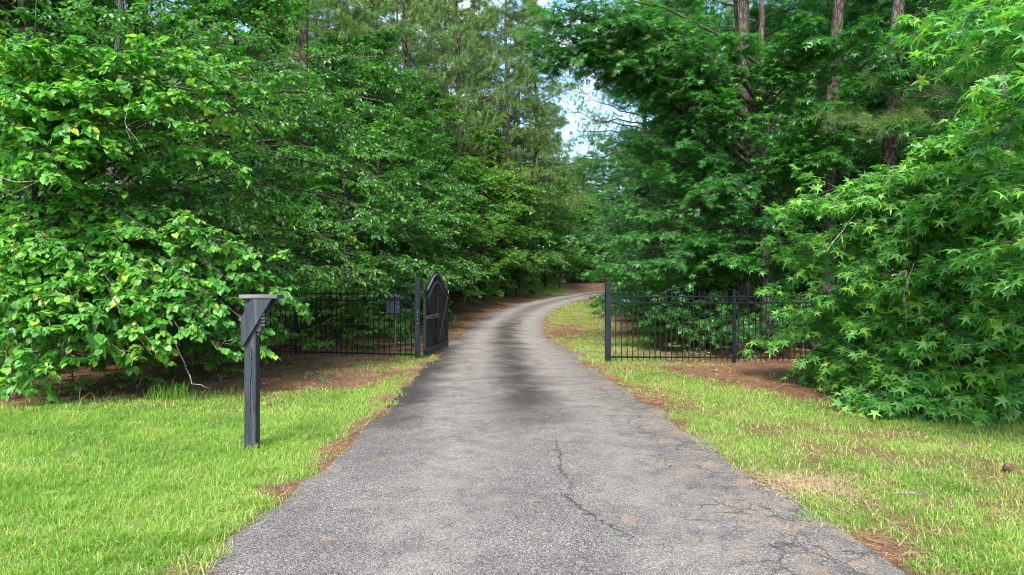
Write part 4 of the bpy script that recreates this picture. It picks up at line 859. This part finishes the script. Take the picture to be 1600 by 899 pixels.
def gate_post(x, y, h, w, label, bolts):
    root = thing('gate_post', label, 'post', (x, y, gz(x, y)), R(3))
    MB().box((0, 0, h / 2 - 0.15), (w, w, h + 0.3), bev=0.006).build('shaft', M['post_metal'], root)
    mb = MB(); a = w / 2 + 0.008; mb.box((0, 0, h + 0.0125), (2 * a, 2 * a, 0.025), bev=0.005)
    b_ = a - 0.006; mb.add([[-b_, -b_, h + 0.0245], [b_, -b_, h + 0.0245], [b_, b_, h + 0.0245], [-b_, b_, h + 0.0245], [0, 0, h + 0.05]], [[0, 1, 4], [1, 2, 4], [2, 3, 4], [3, 0, 4]]); mb.build('cap', M['post_metal'], root)
    for z in bolts:
        q = MB(); q.tubes(np.array([[[0, -w / 2 + 0.002, z], [0, -w / 2 - 0.010, z]]]), np.array([[0.011, 0.009]]), 8, cap=True); q.build('bolt', M['steel'], root)
gate_post(-2.11, 15.25, 1.77, 0.115, 'square blue-black post carrying the open arched gate leaf', (0.80, 0.90, 0.98, 1.05, 1.09))
gate_post(2.05, 14.6, 1.66, 0.115, 'square blue-black post ending the right fence at the driveway', ())

# ------------------------------------------------------------------ arched gate leaf, swung open along the left edge of the drive
def gate():
    Lg = 2.55; x0, y0 = -1.98, 15.42; root = thing('arched_gate', 'black arched wooden gate leaf swung open beside the driveway', 'gate', (x0, y0, gz(x0, y0)), math.atan2(2.55, 0.27))
    f = lambda u: 0.5 - 0.5 * math.cos(2 * math.pi * u)
    zt = lambda x: 1.50 + 0.42 * f(min(max(x / Lg, 0), 1)) ** 0.9
    n = 17; bw = (Lg - 0.16) / n
    for i in range(n):
        a, b_ = 0.08 + i * bw + 0.003, 0.08 + (i + 1) * bw - 0.003
        za, zb = zt(a) + 0.06, zt(b_) + 0.06; t = 0.022
        V = [[a, 0, 0.10], [b_, 0, 0.10], [b_, 0, zb], [a, 0, za]]; V = V + [[x, t, z] for x, _, z in V]
        MBx = MB(); MBx.add(V, [[0, 1, 2, 3], [5, 4, 7, 6], [0, 4, 5, 1], [1, 5, 6, 2], [2, 6, 7, 3], [3, 7, 4, 0]]); MBx.build('board', M['gate_wood'], root)
    for x in (0.04, Lg - 0.04): MB().box((x, 0.0, 0.90), (0.075, 0.06, 1.66), bev=0.005).build('stile', M['gate_wood'], root)
    MB().box((Lg / 2, -0.028, 0.135), (Lg - 0.085, 0.05, 0.15), bev=0.005).build('bottom_rail', M['gate_rail'], root)
    MB().box((Lg / 2, -0.022, 0.90), (Lg - 0.16, 0.034, 0.09), bev=0.004).build('middle_rail', M['gate_wood'], root)
    MB().box((Lg / 2, -0.019, 1.02), (0.07, 0.030, 1.60), bev=0.004).build('centre_stile', M['gate_wood'], root)
    for dz, nm, w in ((0.0, 'arch_rail', 0.035), (-0.19, 'arch_trim', 0.03)):
        mb = MB(); xs = np.linspace(0.08, Lg - 0.08, 40); V = []; 
        for x in xs:
            z = zt(x) + dz; sl = (zt(x + 0.01) - zt(x - 0.01)) / 0.02; nx_, nz_ = -sl / math.hypot(sl, 1), 1 / math.hypot(sl, 1)
            V += [[x - nx_ * w / 2, -0.036, z - nz_ * w / 2], [x + nx_ * w / 2, -0.036, z + nz_ * w / 2], [x + nx_ * w / 2, -0.002, z + nz_ * w / 2], [x - nx_ * w / 2, -0.002, z - nz_ * w / 2]]
        F = [[4 * i + a, 4 * i + (a + 1) % 4, 4 * i + 4 + (a + 1) % 4, 4 * i + 4 + a] for i in range(39) for a in range(4)]
        mb.add(V, [q[::-1] for q in F]); mb.build(nm, M['gate_trim'], root)
    for xa in (0.11, Lg - 0.11):
        xb = Lg / 2 + (-0.045 if xa < 1 else 0.045); za, zb = 1.36, 0.23; d = np.array([xb - xa, 0, zb - za]); l = np.linalg.norm(d); a = math.atan2(d[2], d[0]); c_, s_ = math.cos(a), math.sin(a)
        MB().box(((xa + xb) / 2, -0.045, (za + zb) / 2), (l, 0.02, 0.04), rot=[[c_, 0, -s_], [0, 1, 0], [s_, 0, c_]], bev=0.003).build('brace', M['gate_rail'], root)
    for z in (0.16, 1.50):
        h_ = MB(); h_.box((-0.03, -0.02, z), (0.16, 0.03, 0.07), bev=0.005); h_.tubes(np.array([[[-0.055, -0.045, z - 0.06], [-0.055, -0.045, z + 0.06]]]), np.array([[0.018, 0.018]]), 8, cap=True); h_.build('hinge', M['black_metal'], root)
    op = MB(); op.box((0.55, -0.085, 0.92), (0.95, 0.075, 0.085), bev=0.01); op.build('opener_arm', M['grey_box'], root)
    MB().box((1.08, -0.06, 0.92), (0.09, 0.06, 0.12), bev=0.008).build('opener_bracket', M['grey_box'], root)
    MB().box((0.02, -0.075, 0.92), (0.14, 0.05, 0.06), bev=0.006).build('opener_bracket', M['grey_box'], root)
gate()

# ------------------------------------------------------------------ gate control box on a stake
def control_box():
    x, y = -2.86, 16.6; root = thing('control_box', 'grey metal gate control box on a tan stake behind the fence', 'control box', (x, y, gz(x, y)), R(-4))
    MB().box((0, 0.055, 0.62), (0.035, 0.035, 1.54), bev=0.003).build('stake', M['stake'], root)
    bx = MB().box((0, -0.04, 1.16), (0.33, 0.15, 0.40), bev=0.012).build('box', M['grey_box'], root)
    MB().box((0, -0.12, 1.155), (0.30, 0.012, 0.36), bev=0.004).build('door', M['grey_box'], root)
    q = MB(); q.add([[-.185, -.15, 1.355], [.185, -.15, 1.355], [.185, .05, 1.355], [-.185, .05, 1.355], [-.185, -.15, 1.385], [.185, -.15, 1.385], [.185, .05, 1.425], [-.185, .05, 1.425]], [[3, 2, 1, 0], [4, 5, 6, 7], [0, 1, 5, 4], [1, 2, 6, 5], [2, 3, 7, 6], [3, 0, 4, 7]]); q.build('hood', M['grey_box'], root)
    q = MB(); q.tubes(np.array([[[0.125, -0.125, 1.13], [0.125, -0.145, 1.13]]]), np.array([[0.014, 0.012]]), 10, cap=True); q.build('lock', M['steel'], root)
control_box()

# ------------------------------------------------------------------ keypad stand by the drive
def keypad_stand():
    x, y = -2.535, 6.66; zb = gz(x, y); root = thing('keypad_stand', 'slate-painted wooden keypad post with angled top standing in the left lawn', 'post', (x, y, zb))
    g = np.random.default_rng(3); h = 1.49 - zb; w = 0.057; nz = 40; zz = np.linspace(-0.15, h, nz)
    cx = np.cumsum(g.normal(0, 0.0035, nz)) + 0.008; cx = np.clip(cx - np.linspace(0, cx[-1], nz) + 0.008, -0.02, 0.03)
    cw = 0.0045 * np.clip(np.sin(np.linspace(-0.2, np.pi * 1.0, nz)), 0, 1) ** 0.5 * g.uniform(0.35, 1.2, nz) * (zz < 1.02); c = 0.006; V = []
    for i, z in enumerate(zz):
        e = g.normal(0, 0.0006, 2)
        V += [[-w + c, -w, z], [cx[i] - cw[i], -w, z], [cx[i], -w + min(0.03, cw[i] * 6), z], [cx[i] + cw[i], -w, z], [w - c, -w, z], [w + e[0], -w + c, z], [w + e[0], w - c, z], [w - c, w, z], [-w + c, w, z], [-w + e[1], w - c, z], [-w + e[1], -w + c, z]]
    k = 11; F = [[i * k + a, i * k + (a + 1) % k, (i + 1) * k + (a + 1) % k, (i + 1) * k + a] for i in range(nz - 1) for a in range(k)]
    mb = MB(); mb.add(V, F); mb.build('post', M['post_wood'], root)
    MB().box((0.092, 0, h + 0.022), (0.372, 0.205, 0.040), bev=0.006).build('cap_board', M['cap_wood'], root)
    poly = [(0.022, h - 0.001), (0.218, h - 0.001), (-0.068, 1.015 - zb), (-0.076, 1.30 - zb)]
    for y0, y1 in ((-w - 0.036, -w + 0.001), (w - 0.001, w + 0.036)):
        V = [[px_, y0, pz_] for px_, pz_ in poly] + [[px_, y1, pz_] for px_, pz_ in poly]
        b_ = MB(); b_.add(V, [[0, 1, 2, 3], [7, 6, 5, 4], [1, 0, 4, 5], [2, 1, 5, 6], [3, 2, 6, 7], [0, 3, 7, 4]]); b_.build('brace', M['post_wood'], root)
    kp = MB().box((w + 0.022, 0, 1.27 - zb), (0.05, 0.105, 0.20), bev=0.006).build('keypad', M['plastic'], root)
    for r_ in range(4):
        for c_ in range(3): MB().box((w + 0.049, -0.028 + 0.028 * c_, 1.335 - zb - 0.034 * r_), (0.008, 0.018, 0.020), bev=0.003).build('button', M['button'], kp)
    MB().box((w + 0.012, 0, 1.15 - zb), (0.03, 0.07, 0.035), bev=0.005).build('keypad_bracket', M['plastic'], root)
keypad_stand()

# ------------------------------------------------------------------ grass, straw and litter
rng = np.random.default_rng(8)
def scatter(n, x0, x1, y0, y1):
    return rng.uniform(x0, x1, n), rng.uniform(y0, y1, n)
def blades(x, y, hgt, wid, tint, lean=0.9, mbx=None):
    n = len(x); z = ground_z(x, y) - 0.006; a = rng.uniform(0, 2 * np.pi, n); d = np.stack([np.cos(a), np.sin(a), np.zeros(n)], 1); s_ = np.stack([-np.sin(a), np.cos(a), np.zeros(n)], 1)
    tw = rng.uniform(0, np.pi, n); s_ = s_ * np.cos(tw)[:, None] + d * np.sin(tw)[:, None]
    ln = np.abs(rng.normal(lean, 0.45, n)); p = np.stack([x, y, z], 1); m1 = p + d * (hgt * ln * 0.30)[:, None] + UP * (hgt * 0.62)[:, None]; tp = p + d * (hgt * ln * 0.95)[:, None] + UP * (hgt * np.clip(1.05 - 0.28 * ln, 0.3, 1))[:, None]
    w = wid[:, None] * s_ / 2
    V = np.stack([p - w, p + w, m1 + w * 0.85, m1 - w * 0.85, tp], 1).reshape(-1, 3); i = np.arange(n)[:, None] * 5
    mbx.add(V, i + np.array([0, 1, 2, 3])); 
    mbx.A[-1] = np.repeat(tint, 5); mbx.F.setdefault((3, 0), []).append(i + np.array([3, 2, 4]) + mbx.n - 5 * n)
mbg = MB()
for (x0, x1, y0, y1, dn, hm, wm) in [(-9, 9, 2.6, 5.5, 8200, 1.05, 0.0058), (-9, 9, 5.5, 8.5, 5600, 1.0, 0.006), (-11, 11, 8.5, 14.2, 2600, 1.05, 0.009), (-5, 6, 14.2, 22, 1300, 1.0, 0.013), (-5, 7, 22, 36, 600, 1.1, 0.022), (-3, 12, 36, 52, 220, 1.2, 0.035), (-4, 5, 50, 68, 150, 1.2, 0.05)]:
    n = int((x1 - x0) * (y1 - y0) * dn); x, y = scatter(n, x0, x1, y0, y1)
    vis = np.abs(x) < 0.80 * y + 1.8; x, y = x[vis], y[vis]
    lat, hw, _ = road_lat(x, y); ok = np.abs(lat) > hw - 0.32; x, y, lat, hw = x[ok], y[ok], lat[ok], hw[ok]
    g_ = grass_density(x, y, lat, hw); left = lat < 0
    cl = vnoise(x * 9, y * 9, 71)
    pr = g_ * np.where(left, 0.66, 0.62) * (0.35 + 1.0 * cl) 
    ok = rng.random(len(x)) < pr; x, y, left, g_, cl = x[ok], y[ok], left[ok], g_[ok], cl[ok]
    big = fbm(x * 1.5, y * 1.5, 91)
    ti = np.where(left, rng.normal(0.44, 0.13, len(x)), rng.normal(0.36, 0.16, len(x))) + (big - 0.5) * 0.75
    dead = rng.random(len(x)) < np.where(left, 0.07, 0.20) + 0.28 * (1 - g_); ti = np.where(dead, rng.uniform(0.8, 1.0, len(x)), ti)
    hg = hm * rng.uniform(0.028, 0.080, len(x)) * np.where(left, 1.05, 0.95) * (0.7 + 0.6 * cl)
    blades(x, y, hg, wm * rng.uniform(0.7, 1.3, len(x)), np.clip(ti, 0.02, 0.99), 0.95, mbg)
lawn = mbg.build('lawn_grass', M['grass']); tag(lawn, 'short bright green lawn grass on both sides of the driveway', 'grass', kind='stuff')
NB = sum(len(v) for v in mbg.V) // 5
# taller weeds along the shaded left edge of the lawn
mbw = MB(); x = rng.uniform(-8.2, -4.2, 1500); y = np.interp(-x, [3.5, 5, 7.5, 12], [10.3, 9.6, 9.1, 8.8]) + rng.normal(0, 0.3, 1500) - 0.1
kc = vnoise(x * 2.2, y * 2.2, 5); ok = rng.random(1500) < sstep(0.45, 0.8, kc); x, y = x[ok], y[ok]
blades(x, y, rng.uniform(0.12, 0.34, len(x)), rng.uniform(0.006, 0.012, len(x)), np.clip(rng.normal(0.35, 0.15, len(x)), 0, 1), 0.75, mbw)
x = rng.uniform(4.6, 8, 420); y = rng.normal(8.2, 0.35, 420); blades(x, y, rng.uniform(0.08, 0.22, 420), rng.uniform(0.006, 0.010, 420), np.clip(rng.normal(0.4, 0.15, 420), 0, 1), 0.8, mbw)
x = rng.normal(-2.535, 0.085, 260); y = rng.normal(6.64, 0.085, 260); ok = (np.abs(x + 2.535) > 0.055) | (np.abs(y - 6.66) > 0.055); x, y = x[ok], y[ok]; blades(x, y, rng.uniform(0.05, 0.13, len(x)), rng.uniform(0.004, 0.007, len(x)), np.clip(rng.normal(0.5, 0.2, len(x)), 0, 1), 0.6, mbw)
tag(mbw.build('tall_grass', M['grass']), 'taller uncut grass along the shaded edge of the lawn', 'grass', kind='stuff')
# broad-leaved weeds in the lawn
mbk = MB(); x, y = scatter(16000, -9, 9, 3, 13.5); lat, hw, _ = road_lat(x, y); g_ = grass_density(x, y, lat, hw); ok = (g_ > 0.2) & (rng.random(len(x)) < sstep(0.56, 0.72, fbm(x * 1.8, y * 1.8, 64)) * np.where(lat < 0, 0.5, 1.0)); x, y = x[ok], y[ok]; n = len(x); a = rng.uniform(0, 6.28, n)
mbk.leaves(np.stack([x, y, ground_z(x, y) + rng.uniform(0.015, 0.05, n)], 1), np.stack([np.cos(a), np.sin(a), rng.normal(0.1, 0.25, n)], 1), UP + rng.normal(0, 0.3, (n, 3)), rng.uniform(0.018, 0.05, n), OVATEL, np.clip(rng.normal(0.25, 0.15, n), 0, 0.7))
tag(mbk.build('lawn_weeds', M['grass']), 'small broad-leaved weeds scattered through the lawn', 'weeds', kind='stuff')
# pine straw
mbs = MB()
def needles(x, y, ln, wd, tint, zoff=0.006, on_road=False):
    n = len(x); z = (ground_z(x, y) if not on_road else np.array([road_z(a, b) for a, b in zip(x, y)])) + zoff * rng.uniform(0.3, 2.2, n); a = rng.uniform(0, 2 * np.pi, n)
    d = np.stack([np.cos(a), np.sin(a), rng.normal(0.02, 0.12, n)], 1) * ln[:, None]; s_ = np.stack([-np.sin(a), np.cos(a), np.zeros(n)], 1) * wd[:, None]; p = np.stack([x, y, z], 1); p = p - d * 0.5; p[:, 2] = z
    V = np.stack([p - s_, p + s_, p + d + s_ * 0.3 + UP * 0.004, p + d - s_ * 0.3 + UP * 0.004], 1).reshape(-1, 3); i = np.arange(n)[:, None] * 4
    mbs.add(V, i + np.array([0, 1, 2, 3]), tint=np.repeat(tint, 4))
for (x0, x1, y0, y1, n, w) in [(-10, -1.6, 8.5, 15.5, 54000, 0.0045), (1.6, 11, 3.5, 14.6, 54000, 0.0036), (-8, -1.4, 15.5, 34, 16000, 0.008), (1.2, 7, 14.6, 34, 14000, 0.008)]:
    x, y = scatter(n, x0, x1, y0, y1); vis = np.abs(x) < 0.8 * y + 0.6; x, y = x[vis], y[vis]; lat, hw, _ = road_lat(x, y); g_ = grass_density(x, y, lat, hw); ok = (np.abs(lat) > hw + 0.05) & (rng.random(len(x)) > g_ * 0.85); x, y = x[ok], y[ok]
    needles(x, y, rng.uniform(0.09, 0.26, len(x)), w * rng.uniform(0.6, 1.2, len(x)), np.clip(rng.normal(0.5, 0.22, len(x)), 0, 1))
# dry fringe washed along both road edges
k = rng.integers(0, 280, 15000); sd_ = np.where(rng.random(15000) < 0.5, -1, 1); e = rng.normal(0.03, 0.10, 15000); f_ = rng.random(15000)
ii = np.minimum(k + 1, S - 1); hwv = np.where(sd_ < 0, Lw[k], Rw[k]); x = rX[k] + (rX[ii] - rX[k]) * f_ + rN[k, 0] * sd_ * (hwv + e); y = rY[k] + (rY[ii] - rY[k]) * f_ + rN[k, 1] * sd_ * (hwv + e)
cl = vnoise(x * 2.5, y * 2.5, 15); ok = (rng.random(15000) < cl * 1.3) & (y > 2.4); x, y = x[ok], y[ok]
needles(x, y, rng.uniform(0.05, 0.15, len(x)), 0.003 * rng.uniform(0.6, 1.2, len(x)) * np.clip(y / 7, 0.8, 2), np.clip(rng.normal(0.65, 0.22, len(x)), 0, 1), 0.016)
x = rng.normal(2.36, 0.20, 1600); y = rng.normal(5.45, 0.22, 1600); needles(x, y, rng.uniform(0.05, 0.14, 1600), 0.0028 * rng.uniform(0.6, 1.3, 1600), np.clip(rng.normal(0.9, 0.1, 1600), 0, 1), 0.012)
tag(mbs.build('pine_straw', M['straw']), 'reddish-brown fallen pine straw covering the ground under the trees', 'pine straw', kind='stuff')
# brown leaf litter
mbl = MB(); x, y = scatter(2600, -9, 9, 8.5, 20); lat, hw, _ = road_lat(x, y); g_ = grass_density(x, y, lat, hw); ok = (np.abs(lat) > hw + 0.1) & (g_ < 0.35); x, y = x[ok], y[ok]; n = len(x); a = rng.uniform(0, 6.28, n)
mbl.leaves(np.stack([x, y, ground_z(x, y) + 0.012], 1), np.stack([np.cos(a), np.sin(a), rng.normal(0, 0.2, n)], 1), UP + rng.normal(0, 0.35, (n, 3)), rng.uniform(0.04, 0.09, n), OVATEL, rng.uniform(0.2, 1.0, n))
tag(mbl.build('leaf_litter', M['straw']), 'scattered dry brown leaves lying on the pine straw', 'fallen leaves', kind='stuff')
# little plants: seedlings on the straw and sprigs in the road cracks
def seedling(x, y, s, nl, seed, label, group, z=None, mat='vine'):
    g = np.random.default_rng(seed); z = gz(x, y) if z is None else z; root = thing('seedling', label, 'seedling', (x, y, z), group=group); st = MB(); lf = MB()
    n = nl; a = np.arange(n) * 2.4 + g.normal(0, 0.3, n); hgt = np.linspace(0.25, 1, n) * s; tip = np.stack([np.cos(a) * s * 0.35, np.sin(a) * s * 0.35, hgt], 1)
    st.tubes(np.stack([np.tile([0, 0, -0.02], (n, 1)), tip * [0.3, 0.3, 0.6], tip], 1), np.full((n, 3), 0.003), 4); st.build('stem', M['twig'], root)
    lf.leaves(tip, np.stack([np.cos(a), np.sin(a), np.full(n, -0.2)], 1), UP + g.normal(0, 0.25, (n, 3)), s * g.uniform(0.35, 0.55, n), OVATE, np.clip(g.normal(0.5, 0.15, n), 0, 1)); lf.build('foliage', M[mat], root)
for i, (px, py, s) in enumerate([(470, 548, 0.32), (500, 552, 0.35), (530, 548, 0.3), (590, 548, 0.28), (455, 545, 0.3), (560, 545, 0.3), (410, 590, 0.16), (505, 603, 0.14), (480, 590, 0.12), (1210, 590, 0.16), (1325, 640, 0.2), (1300, 615, 0.16), (1100, 562, 0.2), (1075, 561, 0.2), (345, 600, 0.18), (215, 612, 0.22), (120, 618, 0.25), (60, 620, 0.3), (20, 625, 0.32), (90, 622, 0.3)]):
    q = W(px, py, 1067 * EYE / (py - 450)); seedling(q[0], q[1], s, 9, 300 + i, 'small leafy seedling sprouting through the pine straw', 'seedlings in the pine straw')
for i, (px, py) in enumerate([(970, 840), (1034, 712), (1045, 729), (1202, 795), (1210, 806)]):
    Y = 1067 * (EYE - 0.03) / (py - 450); X = (px - 800) / 1067 * Y; seedling(X, Y, 0.035, 7, 340 + i, 'tiny weed sprig growing from a crack in the driveway', 'weeds in the driveway cracks', road_z(X, Y))
# stick and cone on the right lawn
q = W(1420, 780, 1067 * EYE / 330.0); st = thing('fallen_stick', 'pale bare stick lying on the right lawn', 'stick', (q[0], q[1], gz(q[0], q[1]) + 0.03)); mb = MB()
mb.tubes(np.array([[[-0.11, 0.0, 0], [-0.03, 0.01, 0.008], [0.05, 0.0, 0.012], [0.13, 0.02, 0.004]]]), np.array([[0.007, 0.006, 0.005, 0.003]]), 6, cap=True); mb.build('shaft', M['twig'], st, True)
mb = MB(); mb.tubes(np.array([[[0.0, 0.005, 0.01], [0.05, -0.03, 0.015], [0.09, -0.05, 0.01]]]), np.array([[0.004, 0.003, 0.002]]), 5, cap=True); mb.build('side_twig', M['twig'], st, True)
def cone(x, y, label, rz):
    root = thing('pine_cone', label, 'pine cone', (x, y, gz(x, y) + 0.045), rz); mb = MB(); n = 60; i = np.arange(n); a = i * 2.4; t = i / n; r = 0.012 + 0.022 * np.sin(np.pi * (0.15 + 0.8 * t)); p = np.stack([t * 0.10 - 0.05, np.cos(a) * r * 0.4, np.sin(a) * r * 0.4], 1); d = np.stack([np.full(n, 0.5), np.cos(a), np.sin(a)], 1)
    mb.leaves(p, d, np.tile([-1.0, 0, 0], (n, 1)), 0.030, OVATE, rng.uniform(0.0, 0.3, n)); mb.build('scales', M['straw'], root)
    c_ = MB(); c_.tubes(np.array([[[-0.05, 0, 0], [0, 0, 0], [0.05, 0, 0]]]), np.array([[0.012, 0.02, 0.006]]), 8, cap=True); c_.build('core', M['bark'], root)
q = W(1575, 745, 1067 * EYE / 295.0); cone(q[0], q[1], 'dark pine cone lying in the right lawn', 0.7)
q = W(420, 640, 1067 * EYE / 190.0); cone(q[0], q[1], 'pine cone lying in the left lawn behind the keypad post', 2.0)
